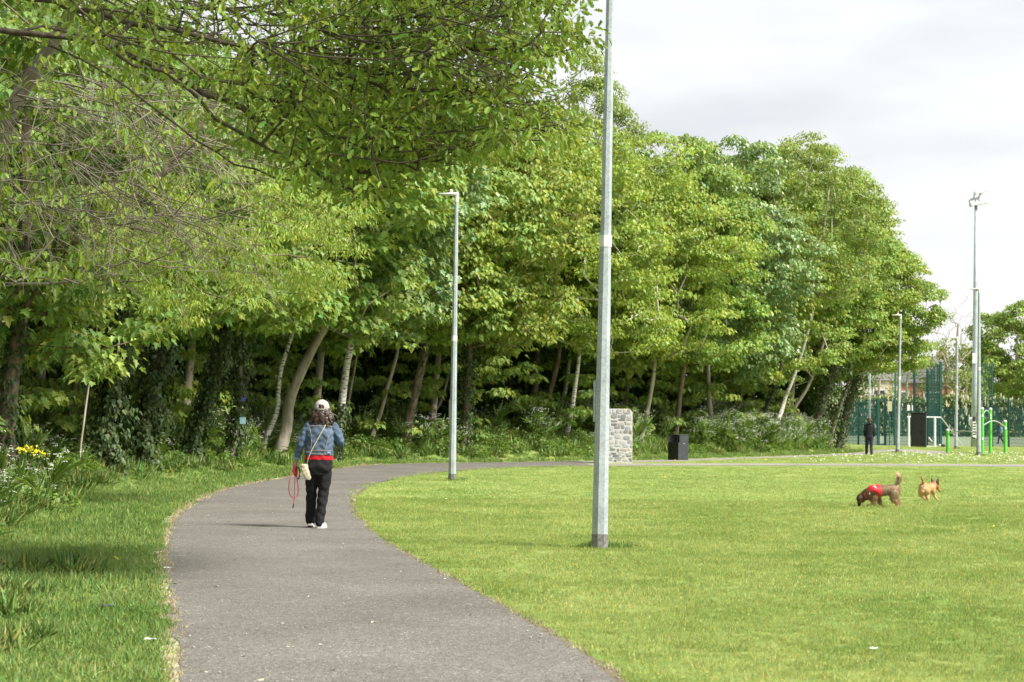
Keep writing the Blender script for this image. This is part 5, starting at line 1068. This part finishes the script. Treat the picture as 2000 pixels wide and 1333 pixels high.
def woman():
    b = G(619, 1033.5); s = b[1] / F * 1.0; k = .0017 * (b[1] / 26.0) ; root = empty('person', b, 'woman seen from behind in a denim jacket, white cap and black trousers', 'person')
    q = lambda cx, cy, y=0.0: np.array([(cx - 470) * .00172, y, (1152 - cy) * .00172])
    # body under the clothes: one continuous surface
    B = MB(); loft(B, [(.83, .0, 0, .10, .08), (.92, .015, 0, .155, .105), (1.05, .02, 0, .140, .10), (1.25, .03, 0, .155, .105), (1.36, .035, 0, .10, .07)])
    taper(B, [(.035, 0, 1.34), (.04, .01, 1.43), (.043, .02, 1.50)], [.055, .050, .05]); B.ball((.043, .03, 1.565), (.074, .092, .105), 16, 12); face(B, (.043, .03, 1.565), 1.0, (0, 1, 0)); B.ball((.043, .115, 1.51), (.022, .01, .008), 8, 6)
    taper(B, [q(392, 372), q(345, 490, -.03), q(310, 612, .06), q(305, 632, .08)], [.038, .026, .024, .022]); hand(B, q(304, 640, .085), (-.35, .12, -1), -1, .95, 1.1)
    taper(B, [q(585, 372), q(650, 500, .0), q(605, 470, .22), q(590, 455, .27)], [.038, .026, .025, .024]); hand(B, q(588, 452, .28), (-.4, .6, .7), 1, .95, 1.1)
    for pts in ([(-.06, 0, .80), (-.085, .10, .47), (-.10, .20, .12), (-.10, .24, .05)], [(.09, 0, .80), (.077, .02, .47), (.035, -.02, .12), (.035, -.01, .05)]): taper(B, pts, [.085, .058, .036, .034])
    blend(B, 'body', SKIN, root, .008, 3)
    # trousers, slightly flared
    T = MB(); loft(T, [(.70, .012, .0, .150, .10), (.80, .012, -.01, .178, .128), (.88, .014, -.005, .180, .122), (.96, .016, 0, .165, .112)])
    T.ball((-.055, -.055, .84), (.085, .07, .09)); T.ball((.085, -.055, .84), (.085, .07, .09))
    taper(T, [(-.070, .0, .80), (-.078, .04, .64), (-.086, .09, .46), (-.094, .14, .28), (-.100, .20, .105)], [.098, .085, .070, .067, .073], 16)
    taper(T, [(.098, .0, .80), (.090, .01, .64), (.074, .01, .46), (.055, -.01, .28), (.036, -.03, .085)], [.096, .086, .072, .064, .060], 16)
    blend(T, 'trousers', BLKC, root, .009, 3, .0055, 30)
    S = MB(); loft(S, [(.895, .018, .0, .184, .127), (.93, .018, 0, .185, .127), (1.0, .02, 0, .178, .12)]); S.ball((.13, -.0, .905), (.075, .10, .03)); blend(S, 'red_top', REDC, root, .009, 2, .003, 40)
    # denim jacket with sleeves
    J = MB(); loft(J, [(.955, .018, .0, .190, .130), (1.0, .018, 0, .186, .128), (1.10, .024, 0, .187, .130), (1.24, .030, -.005, .192, .132), (1.33, .035, 0, .172, .110), (1.385, .040, .005, .115, .085), (1.42, .042, .012, .070, .07)], 24)
    taper(J, [q(405, 372), q(372, 440, -.01), q(345, 500, -.035), q(326, 560, .01), q(312, 606, .05)], [.066, .062, .053, .046, .042], 14)
    taper(J, [q(578, 372), q(615, 430, -.01), q(640, 490, .0), q(625, 492, .10), q(600, 470, .20)], [.068, .064, .056, .050, .044], 14)
    blend(J, 'denim_jacket', DENIM, root, .0085, 2, .0050, 44)
    cu = MB(); c = q(312, 604, .05); d = norm(q(305, 632, .08) - c); cu.tube([c - d * .005, c + d * .028], [.048, .047], 14); cu.build('rolled_cuff', DENIM_L, root, smooth=True)
    def backline(pts, r=.0030, m=STITCH, nm='seam', push=.0):
        out = []
        P, _ = cr(pts, [1] * len(pts), 4)
        for p in P:
            t = (p[2] - 1.0) / .3; ry = .131 if p[2] < 1.28 else np.interp(p[2], [1.28, 1.34, 1.39], [.128, .108, .085]); rx = .19; xx = np.clip((p[0] - .03) / rx, -.97, .97); out.append((p[0], -ry * (1 - abs(xx) ** 2.3) ** .44 - .006 - push, p[2]))
        MB().tube(out, r, 5).build(nm, m, root)
    backline([q(392, 378), q(450, 371), q(540, 371), q(590, 380)]); backline([q(410, 380), q(424, 440), q(428, 500), q(420, 560)]); backline([q(578, 382), q(560, 440), q(545, 500), q(528, 560)])
    backline([q(378, 560), q(470, 556), q(582, 562)]); backline([q(392, 585), q(470, 583), q(575, 586)])
    MB().box(q(402, 570, -.112), (.045, .012, .022), rz=-.5).build('waist_tab', DENIM_L, root); MB().box(q(560, 573, -.118), (.045, .012, .022), rz=.3).build('waist_tab', DENIM_L, root)
    # hair: loose wavy shoulder length
    H = MB(); H.ball((.043, .005, 1.57), (.088, .098, .105), 16, 12); H.ball((.05, -.045, 1.47), (.125, .062, .11), 14, 10); H.ball((.13, -.02, 1.43), (.085, .06, .07), 12, 8)
    rs = random.Random(2)
    for i in range(70):
        a = rs.uniform(-1.35, 1.35); x0 = .043 + .085 * math.sin(a); y0 = -.08 * math.cos(a) + .01; z0 = 1.52 + rs.uniform(-.02, .05); L_ = rs.uniform(.10, .22) ; fx = .05 + .6 * abs(a) * .06; P = []; ph = rs.uniform(0, 6); sx = .5 * math.sin(a) * .16 + .055 * rs.random()
        for j in range(8): t = j / 7; P.append((x0 + sx * t ** 1.1 + .013 * math.sin(ph + t * 8), y0 - .035 * math.sin(t * 2.2) + .01 * math.cos(ph + t * 7), z0 - L_ * t))
        H.tube(P, [.013, .014, .014, .013, .012, .010, .008, .004], 6)
    blend(H, 'hair', HAIR, root, .0065, 1, .0025, 90)
    # cap with the gap above its strap
    bm = bmesh.new(); bmesh.ops.create_uvsphere(bm, u_segments=32, v_segments=20, radius=1.0)
    for v in bm.verts: v.co = Vector((v.co.x * .093, v.co.y * .108, v.co.z * .098))
    kill = [f for f in bm.faces if f.calc_center_median().z < -.028 or (f.calc_center_median().y < 0 and abs(f.calc_center_median().x) < .040 and -.012 < f.calc_center_median().z < .034 - abs(f.calc_center_median().x) * .3)]
    bmesh.ops.delete(bm, geom=kill, context='FACES'); me = bpy.data.meshes.new('cap'); bm.to_mesh(me); bm.free(); cp = link_mesh('cap', me, CAPM, root, (.043, .018, 1.580), smooth=True); so = cp.modifiers.new('s', 'SOLIDIFY'); so.thickness = .007; so.offset = 1
    br = MB(); V = []; 
    for y, z in ((.09, -.02), (.19, -.04)):
        for i in range(9): a = -1.15 + 2.3 * i / 8; V.append((math.sin(a) * .085 * (1.0 if y < .1 else .95), (y - .05) * math.cos(a) + .05, z))
    br.add(V, [(i, i + 1, i + 10, i + 9) for i in range(8)]); bo = br.build('cap_brim', CAPM, root, (.043, .018, 1.580), smooth=True); so = bo.modifiers.new('s', 'SOLIDIFY'); so.thickness = .006
    u1 = MB(); s1 = MB(); shoe(u1, s1, (-.100, .17, .030), .06, .22); shoe(u1, s1, (.052, -.06, .002), -.12, .0)
    u1 = MB(); s1 = MB(); shoe(u1, s1, (-.100, .17, .030), .06, .25); so1 = u1.build('shoe', BLKC, root, smooth=True); s1.build('sole', SHOE, so1)
    u2 = MB(); s2 = MB(); shoe(u2, s2, (.052, -.05, .002), -.12, .0); so2 = u2.build('shoe', SHOE, root, smooth=True); s2.build('sole', SHOE, so2)
    # shoulder bag and leash are things of their own
    def at(p): return np.array(p) + b
    bg = empty('shoulder_bag', b, 'small cream woven bag hanging at the woman\'s hip from a long strap', 'bag')
    K = MB(); loft(K, [(.640, -.112, -.10, .030, .022), (.665, -.118, -.10, .046, .032), (.74, -.145, -.10, .055, .038), (.82, -.165, -.095, .052, .034), (.845, -.165, -.095, .046, .024)], 14); blend(K, 'bag_body', CREAM, bg, .008, 2, .003, 60)
    P = [q(548, 330, -.03), q(540, 345, -.09), q(522, 385, -.128), q(490, 445, -.140), q(455, 510, -.144), q(425, 570, -.144), q(404, 620, -.130), q(392, 668, -.105)]; P, _ = cr(P, [1] * len(P), 4); MB().tube(P, .0085, 6, sq=.4).build('strap', CREAM, bg, smooth=True)
    ls = empty('dog_leash', b, 'coiled pink rope leash with a black clip held in the woman\'s left hand', 'leash')
    def rope(pts, r, m, nm='rope'): 
        P, _ = cr([q(*p) for p in pts], [1] * len(pts), 5); MB().tube(P, r, 8).build(nm, m, ls, smooth=True)
    rope([(296, 668, .07), (276, 715, .06), (256, 780, .05), (250, 850, .05), (262, 900, .05), (290, 921, .05), (314, 905, .06), (320, 860, .07), (312, 790, .07), (302, 720, .08), (298, 672, .08)], .0078, PINKL)
    rope([(290, 665, .06), (283, 700, .05), (290, 745, .05), (304, 755, .06), (310, 725, .08), (300, 670, .09)], .0085, PINKR); rope([(296, 660, .08), (292, 700, .045), (299, 740, .05), (306, 700, .09), (304, 662, .10)], .008, PINKR)
    rope([(297, 680, .07), (295, 760, .07), (292, 840, .07), (290, 930, .07), (287, 968, .07)], .0048, PINKR); rope([(287, 966, .07), (284, 982, .07), (281, 998, .07)], .008, BLK, 'clip')
    rope([(305, 690, .08), (300, 735, .08), (308, 768, .08), (320, 776, .08), (328, 755, .09), (328, 715, .09), (318, 690, .09), (308, 692, .08)], .0085, BLK, 'black_loop')
woman()

def walker(u, v, H_, label, top_m, leg_m, hair_m, side=False, hood=False, sleeve=True, heading=0.0, stride=.12):
    b = G(u, v); root = empty('person', b, label, 'person', rz=heading); s = H_ / 1.65; Z = lambda *p: tuple(c * s for c in p)
    B = MB(); loft(B, [(.85 * s, 0, 0, .10 * s, .08 * s), (.92 * s, 0, 0, .145 * s, .10 * s), (1.1 * s, 0, 0, .13 * s, .09 * s), (1.3 * s, 0, 0, .15 * s, .09 * s), (1.36 * s, 0, 0, .08 * s, .06 * s)]); taper(B, [Z(0, 0, 1.33), Z(0, .005, 1.42), Z(0, .01, 1.50)], [.05 * s] * 3); B.ball(Z(0, .015, 1.545), Z(.076, .092, .108), 14, 10); face(B, Z(0, .015, 1.545), s, (0, 1, 0))
    arms = [[Z(-.165, 0, 1.32), Z(-.205, -.02, 1.08), Z(-.20, .06, .86)], [Z(.165, 0, 1.32), Z(.205, -.03, 1.08), Z(.215, -.01, .84)]]
    for k, a in enumerate(arms): taper(B, a, [.042 * s, .034 * s, .024 * s]); hand(B, a[-1], (0, .15, -1), (-1, 1)[k], s * .95)
    legs = [[Z(-.085, 0, .84), Z(-.095, stride * .8, .47), Z(-.10, stride, .07)], [Z(.085, 0, .84), Z(.09, -stride * .1, .47), Z(.09, -stride, .07)]]
    for l in legs: taper(B, l, [.08 * s, .055 * s, .036 * s])
    blend(B, 'body', SKIN, root, .010, 3)
    T = MB(); loft(T, [(.76 * s, 0, 0, .145 * s, .10 * s), (.86 * s, 0, 0, .162 * s, .115 * s), (.97 * s, 0, 0, .15 * s, .11 * s)])
    for l in legs: taper(T, [l[0], l[1], (l[2][0], l[2][1], l[2][2] + .03 * s)], [.095 * s, .074 * s, .062 * s], 14)
    blend(T, 'trousers', leg_m, root, .011, 3, .005, 30)
    J = MB(); loft(J, [(.90 * s, 0, 0, .172 * s, .125 * s), (1.05 * s, 0, 0, .168 * s, .12 * s), (1.28 * s, 0, 0, .178 * s, .12 * s), (1.38 * s, 0, 0, .10 * s, .08 * s), (1.42 * s, 0, 0, .06 * s, .06 * s)], 20)
    for a in arms:
        if sleeve: taper(J, a, [.063 * s, .054 * s, .042 * s])
        else: taper(J, [a[0], (np.array(a[0]) * .45 + np.array(a[1]) * .55)], [.062 * s, .056 * s])
    if hood: J.ball(Z(0, -.075, 1.385), Z(.105, .062, .065), 14, 8)
    blend(J, 'jacket' if sleeve else 'shirt', top_m, root, .011, 3, .005, 30)
    Hh = MB(); Hh.ball(Z(0, -.002, 1.575), Z(.092, .102, .102), 14, 10); Hh.ball(Z(0, -.03, 1.51), Z(.082, .072, .07), 14, 10); blend(Hh, 'hair', hair_m, root, .009, 1, .006, 75)
    for k, l in enumerate(legs):
        u_ = MB(); o_ = MB(); shoe(u_, o_, (l[2][0], l[2][1] - .04 * s, .0 if k == 1 else .008), 0, .0 if k else .0, s * .95); so = u_.build('shoe', BLKC, root, smooth=True); o_.build('sole', BLK if not side else SHOE, so)
    return root
walker(1697.5, 889.2, 1.64, 'boy seen from behind in a black hooded jacket and navy trousers on the wood path', DGREY, NAVY, BROWNH, hood=True, heading=-.05)
walker(1955.5, 868.5, 1.40, 'child in a pale blue T-shirt and dark trousers walking across the court', BLUET, NAVY, SANDH, side=True, sleeve=False, heading=1.35, stride=.24)

# dogs
FUR = leafmat('dog_fur', (.30, .205, .125), trans=0.0, rough=.8, spec=.15)
def fur_on(o, n, ln, tintf, parent, region=None, name='fur', lay_=(0, 0, -.4)):
    me = o.data; k = len(me.vertices); co = np.empty(k * 3, np.float32); me.vertices.foreach_get('co', co); co = co.reshape(-1, 3); no = np.empty(k * 3, np.float32); me.vertices.foreach_get('normal', no); no = no.reshape(-1, 3)
    i = rng.integers(0, k, n); i = i[region(co[i])] if region else i; P = co[i] + rng.normal(size=(len(i), 3)) * .004; ax = norm(no[i] * .55 + np.array(lay_) + rdir(len(i)) * .35); nr = norm(no[i] + rdir(len(i)) * .4)
    T_, F_ = half_leaf([(.055, .2), (.04, .7)], fold=.1, droop=.2); LEAF['_h'] = (T_, F_); v, f, t = leaves(P, ax, nr, ln * (.6 + .8 * rng.random(len(i))), '_h', tintf(P) * (.85 + .3 * rng.random((len(i), 1)))); link_mesh(name, npmesh(name, v, [f], t), FUR, parent)
def dog_one():
    b = G(1718, 991.3); root = empty('dog', b, 'shaggy brown dog in a red harness sniffing the grass with its tail up', 'dog'); q = lambda cx, cy, y=0.0: np.array([(cx - 650) * .00105, y, (772 - cy) * .00105])
    B = MB(); body = [(q(480, 535), .080), (q(540, 512), .112), (q(620, 508), .114), (q(720, 492), .098), (q(810, 488), .090), (q(890, 478), .092), (q(925, 468), .072)]
    P, R = cr([p for p, _ in body], [r for _, r in body], 5); B.tube(P, R, 18, sq=.80); B.ball(P[0], (R[0], R[0] * .8, R[0])); B.ball(P[-1], (R[-1], R[-1] * .8, R[-1]))
    B.ball(q(540, 580), (.085, .075, .095)); taper(B, [q(500, 530), q(440, 565), q(395, 590), q(360, 610)], [.088, .078, .066, .06], 14)
    taper(B, [q(362, 605), q(340, 640), q(322, 690), q(315, 735)], [.062, .060, .040, .024], 14); B.ball(q(318, 728), (.030, .028, .04)); B.ball(q(343, 632), (.062, .055, .062))
    # legs: (shoulder, elbow, wrist, paw) and (hip, knee, hock, paw)
    for y, pts, rr in ((-.065, [(560, 600), (550, 660), (525, 720), (512, 764)], [.055, .034, .022, .020]), (.065, [(610, 600), (655, 660), (668, 715), (688, 764)], [.055, .034, .022, .020]),
                   (-.06, [(880, 540), (862, 620), (918, 690), (935, 762)], [.080, .050, .024, .020]), (.06, [(905, 540), (905, 620), (968, 685), (972, 755)], [.078, .048, .024, .020])):
        Q = [q(a, c, y) for a, c in pts]; taper(B, Q, rr, 10); B.ball(Q[-1] + [-.018, 0, -.002], (.032, .022, .018), 10, 6)
    taper(B, [q(918, 430), q(940, 392), q(962, 350), q(968, 290), q(945, 235)], [.022, .020, .026, .028, .016], 12)
    def tf(c):
        t = ss((c[:, :1] - .0) / .3); head = ss((-.17 - c[:, :1]) / .08); low = ss((.16 - c[:, 2:3]) / .08); base = np.array([1.02, .97, .93]) * (1 - t) + np.array([1.40, 1.50, 1.65]) * t
        base = base * (1 - head) + np.array([.42, .32, .28]) * head; low = low * (c[:, :1] > -.24); base = base * (1 - low * .8) + np.array([1.35, 1.15, .95]) * low * .8; muz = ss((.10 - c[:, 2:3]) / .05) * (c[:, :1] < -.25); base = base * (1 - muz * .9); tail = ss((c[:, 2:3] - .50) / .08); return base * (1 + tail * 1.3)
    bo = blend(B, 'body', FUR, root, .009, 3, tintf=tf)
    fur_on(bo, 13000, .026, tf, root, region=lambda c: ~((c[:, 0] < -.30) & (c[:, 2] < .13)) & (c[:, 2] > .06)); fur_on(bo, 3000, .058, lambda c: tf(c) * [1.15, 1.2, 1.3], root, region=lambda c: (c[:, 0] > .25) & (c[:, 2] > .38), name='tail_fur', lay_=(0, 0, .5))
    fur_on(bo, 900, .038, tf, root, region=lambda c: (c[:, 2] < .19) & (c[:, 0] > .05) & (c[:, 0] < .22), name='belly_fur', lay_=(0, 0, -.9))
    for y in (-1, 1): MB().tube([q(352, 582, y * .052), q(322, 606, y * .075), q(302, 640, y * .075), q(300, 668, y * .066)], [.018, .032, .030, .010], 10, sq=.35).build('ear', simple('dog_ear_brown', (.06, .035, .025), .8), root, smooth=True)
    MB().ball(q(313, 752), (.017, .018, .014), 10, 8).build('nose', BLK, root, smooth=True)
    for y in (-1, 1): MB().ball(q(322, 660, y * .046), (.008, .008, .008), 8, 6).build('eye', BLK, root, smooth=True)
    # harness: a tube round the chest, open over the shoulder, with pale straps
    H = MB(); P, R = cr([q(485, 538), q(540, 513), q(600, 509), q(660, 504)], [.094, .126, .128, .118], 6); H.tube(P, R, 20, sq=.82, caps=False)
    ho = H.build('harness', simple('red_harness', (.62, .015, .03), .6, var=.1), root, smooth=True); me = ho.data; bm = bmesh.new(); bm.from_mesh(me); kill = [f for f in bm.faces if (lambda c: c.z < .27 and ((c.x + .11) / .070) ** 2 + ((c.z - .165) / .105) ** 2 < 1 and abs(c.y) > .03)(f.calc_center_median())]; bmesh.ops.delete(bm, geom=kill, context='FACES'); bm.to_mesh(me); bm.free(); so = ho.modifiers.new('s', 'SOLIDIFY'); so.thickness = .008; so.offset = 1
    WS = simple('pale_strap', (.70, .62, .60), .6)
    def side(cx, cy, extra=.019):                                  # a point on the near flank
        p = q(cx, cy); c = np.interp(p[0], [-.17, -.11, -.05, .02], [.246, .272, .276, .281]); r = np.interp(p[0], [-.17, -.11, -.05, .02], [.094, .126, .128, .118]); dz = np.clip((p[2] - c) / r, -.98, .98); return np.array([p[0], -(.82 * r * math.sqrt(1 - dz * dz)) - extra, c + dz * r])
    MB().tube([side(470, 560), side(490, 500), side(520, 455), side(548, 420)], .012, 6, sq=.5).build('strap', WS, ho); MB().tube([side(552, 422), side(575, 460), side(600, 500), side(618, 530)], .012, 6, sq=.5).build('strap', WS, ho)
    MB().ball(side(616, 520), (.012, .008, .012), 8, 6).build('ring', CHR, ho)
    MB().tube([q(375, 540, .0), q(392, 560, -.066), q(412, 620, -.060), q(430, 655, 0), q(412, 620, .060), q(392, 560, .066), q(375, 540, .0)], .011, 8).build('collar', PINKR, root, smooth=True)
dog_one()
def dog_two():
    b = G(1815, 979.4); root = empty('dog', b, 'short haired tan dog with pointed ears and a pink collar trotting away', 'dog'); q = lambda cx, cy, y=0.0: np.array([(cx - 1450) * .00114, y, (670 - cy) * .00114])
    B = MB(); P, R = cr([q(1322, 445, -.10), q(1360, 442, -.03), q(1420, 458, .06), q(1490, 458, .14), q(1535, 446, .20)], [.076, .092, .086, .088, .074], 5); B.tube(P, R, 18, sq=.95); B.ball(P[0], R[0]); B.ball(P[-1], R[-1])
    taper(B, [q(1530, 430, .20), q(1572, 412, .24), q(1608, 415, .27)], [.068, .050, .046], 12); B.ball(q(1616, 420, .27), (.050, .052, .050)); taper(B, [q(1628, 435, .27), q(1652, 480, .26), q(1664, 512, .25)], [.042, .027, .019], 10)
    for pts, rr in (([(1310, 500, -.10), (1300, 560, -.06), (1345, 615, -.12), (1378, 662, -.10)], [.070, .044, .022, .019]), ([(1390, 500, -.10), (1405, 570, -.08), (1402, 620, -.14), (1412, 664, -.12)], [.075, .046, .022, .019]),
                    ([(1530, 500, .14), (1560, 565, .16), (1574, 610, .14), (1612, 655, .14)], [.060, .034, .022, .019]), ([(1490, 510, .24), (1462, 580, .26), (1450, 620, .27), (1446, 652, .28)], [.055, .034, .022, .019])):
        Q = [q(*p) for p in pts]; taper(B, Q, rr, 10); B.ball(Q[-1] + [.012, .01, -.004], (.026, .026, .016), 10, 6)
    taper(B, [q(1330, 395, -.12), q(1318, 350, -.17), q(1298, 295, -.19), q(1280, 242, -.19)], [.030, .022, .018, .010], 10)
    def tf(c):
        z = c[:, 2:3]; up = ss((z - .26) / .08); low = ss((.20 - z) / .12); t = np.array([1.55, 1.42, 1.15]) * (1 - up) + np.array([1.25, 1.05, .85]) * up; t = t * (1 - low * .35) + np.array([1.9, 1.9, 1.8]) * low * .35; rump = ss(1 - np.linalg.norm(c - q(1335, 465, -.18), axis=1)[:, None] / .07); t = t * (1 - rump) + np.array([2.1, 2.3, 2.3]) * rump; h = (c[:, :1] > .155) & (z > .2) & (c[:, 1:2] > .4); return np.where((c[:, :1] > .165) & (z > .17), t * [.80, .66, .58], t)
    bo = blend(B, 'body', FUR, root, .009, 3, tintf=tf); fur_on(bo, 5000, .012, tf, root, region=lambda c: c[:, 2] > .05)
    EAR = simple('dark_ear', (.10, .055, .035), .8)
    for (bx, by, tx, ty, dy) in ((1570, 392, 1528, 292, .26), (1622, 392, 1646, 284, .24)):
        e = MB(); a, t = q(bx, by, dy), q(tx, ty, dy + .01); e.tube([a - [0, 0, .02], a * .5 + t * .5, t], [.034, .024, .004], 8, sq=.5); e.build('ear', EAR, root, smooth=True)
    MB().ball(q(1668, 516, .245), (.014, .014, .012), 10, 8).build('nose', BLK, root, smooth=True); MB().ball(q(1640, 446, .225), (.008, .008, .008), 8, 6).build('eye', BLK, root, smooth=True)
    MB().tube([q(1545, 366, .22), q(1566, 380, .175), q(1590, 420, .18), q(1600, 460, .21), q(1590, 478, .26), q(1570, 440, .30), q(1550, 390, .27), q(1545, 366, .22)], .010, 8).build('collar', PINKL, root, smooth=True)
    MB().ball(q(1325, 428, -.192), (.009, .006, .010), 8, 6).build('rump_spot', BLK, root)
dog_two()

# ------------------------------------------------------------------ litter and small things
def wrapper(u, v, sz, m, label, cat='litter'):
    b = G(u, v); rs = random.Random(int(u)); zg = tz1(b[0], b[1]); n = 5; V = [(sz * (i / (n - 1) - .5), sz * .6 * (j / (n - 1) - .5), zg + .045 + sz * .16 * rs.random()) for j in range(n) for i in range(n)]
    mm = MB(); mm.add(V, [(j * n + i, j * n + i + 1, (j + 1) * n + i + 1, (j + 1) * n + i) for j in range(n - 1) for i in range(n - 1)]); o = mm.build('litter_scrap', m, loc=(b[0], b[1], 0)); so = o.modifiers.new('s', 'SOLIDIFY'); so.thickness = .002; return tag(o, label, cat, 'scraps of litter in the grass')
PURP = simple('purple_foil', (.25, .12, .50), .4); DKW = simple('dark_wrapper', (.06, .06, .09), .5); WHT = simple('white_scrap', (.8, .8, .78), .7)
wrapper(182, 1112, .10, PURP, 'crumpled purple scrap in the grass left of the path'); wrapper(208, 1197, .11, DKW, 'dark crumpled wrapper in the grass at the lower left'); wrapper(294, 1263, .07, WHT, 'white scrap in the grass near the lower left path edge')
wrapper(326, 1119, .06, WHT, 'white scrap lying right on the left path edge'); wrapper(1706, 1281, .05, WHT, 'white scrap in the lawn at the lower right')
def plates():
    y = 53.55
    for (u, v, w_, h, m, lab) in ((475.5, 780, .10, .10, simple('blue_enamel', (.10, .16, .60), .4), 'small blue plate fixed in the ivy of the twin stemmed tree'), (474, 822, .16, .18, simple('pale_blue_plastic', (.36, .58, .68), .5), 'pale blue plastic sheet caught in the ivy low on the trunk')):
        p = Dp(u, v, y); o = MB().box((0, 0, 0), (w_, .015, h)).build('blue_plate', m, loc=p, bevel=.004); tag(o, lab, 'plate')
plates()
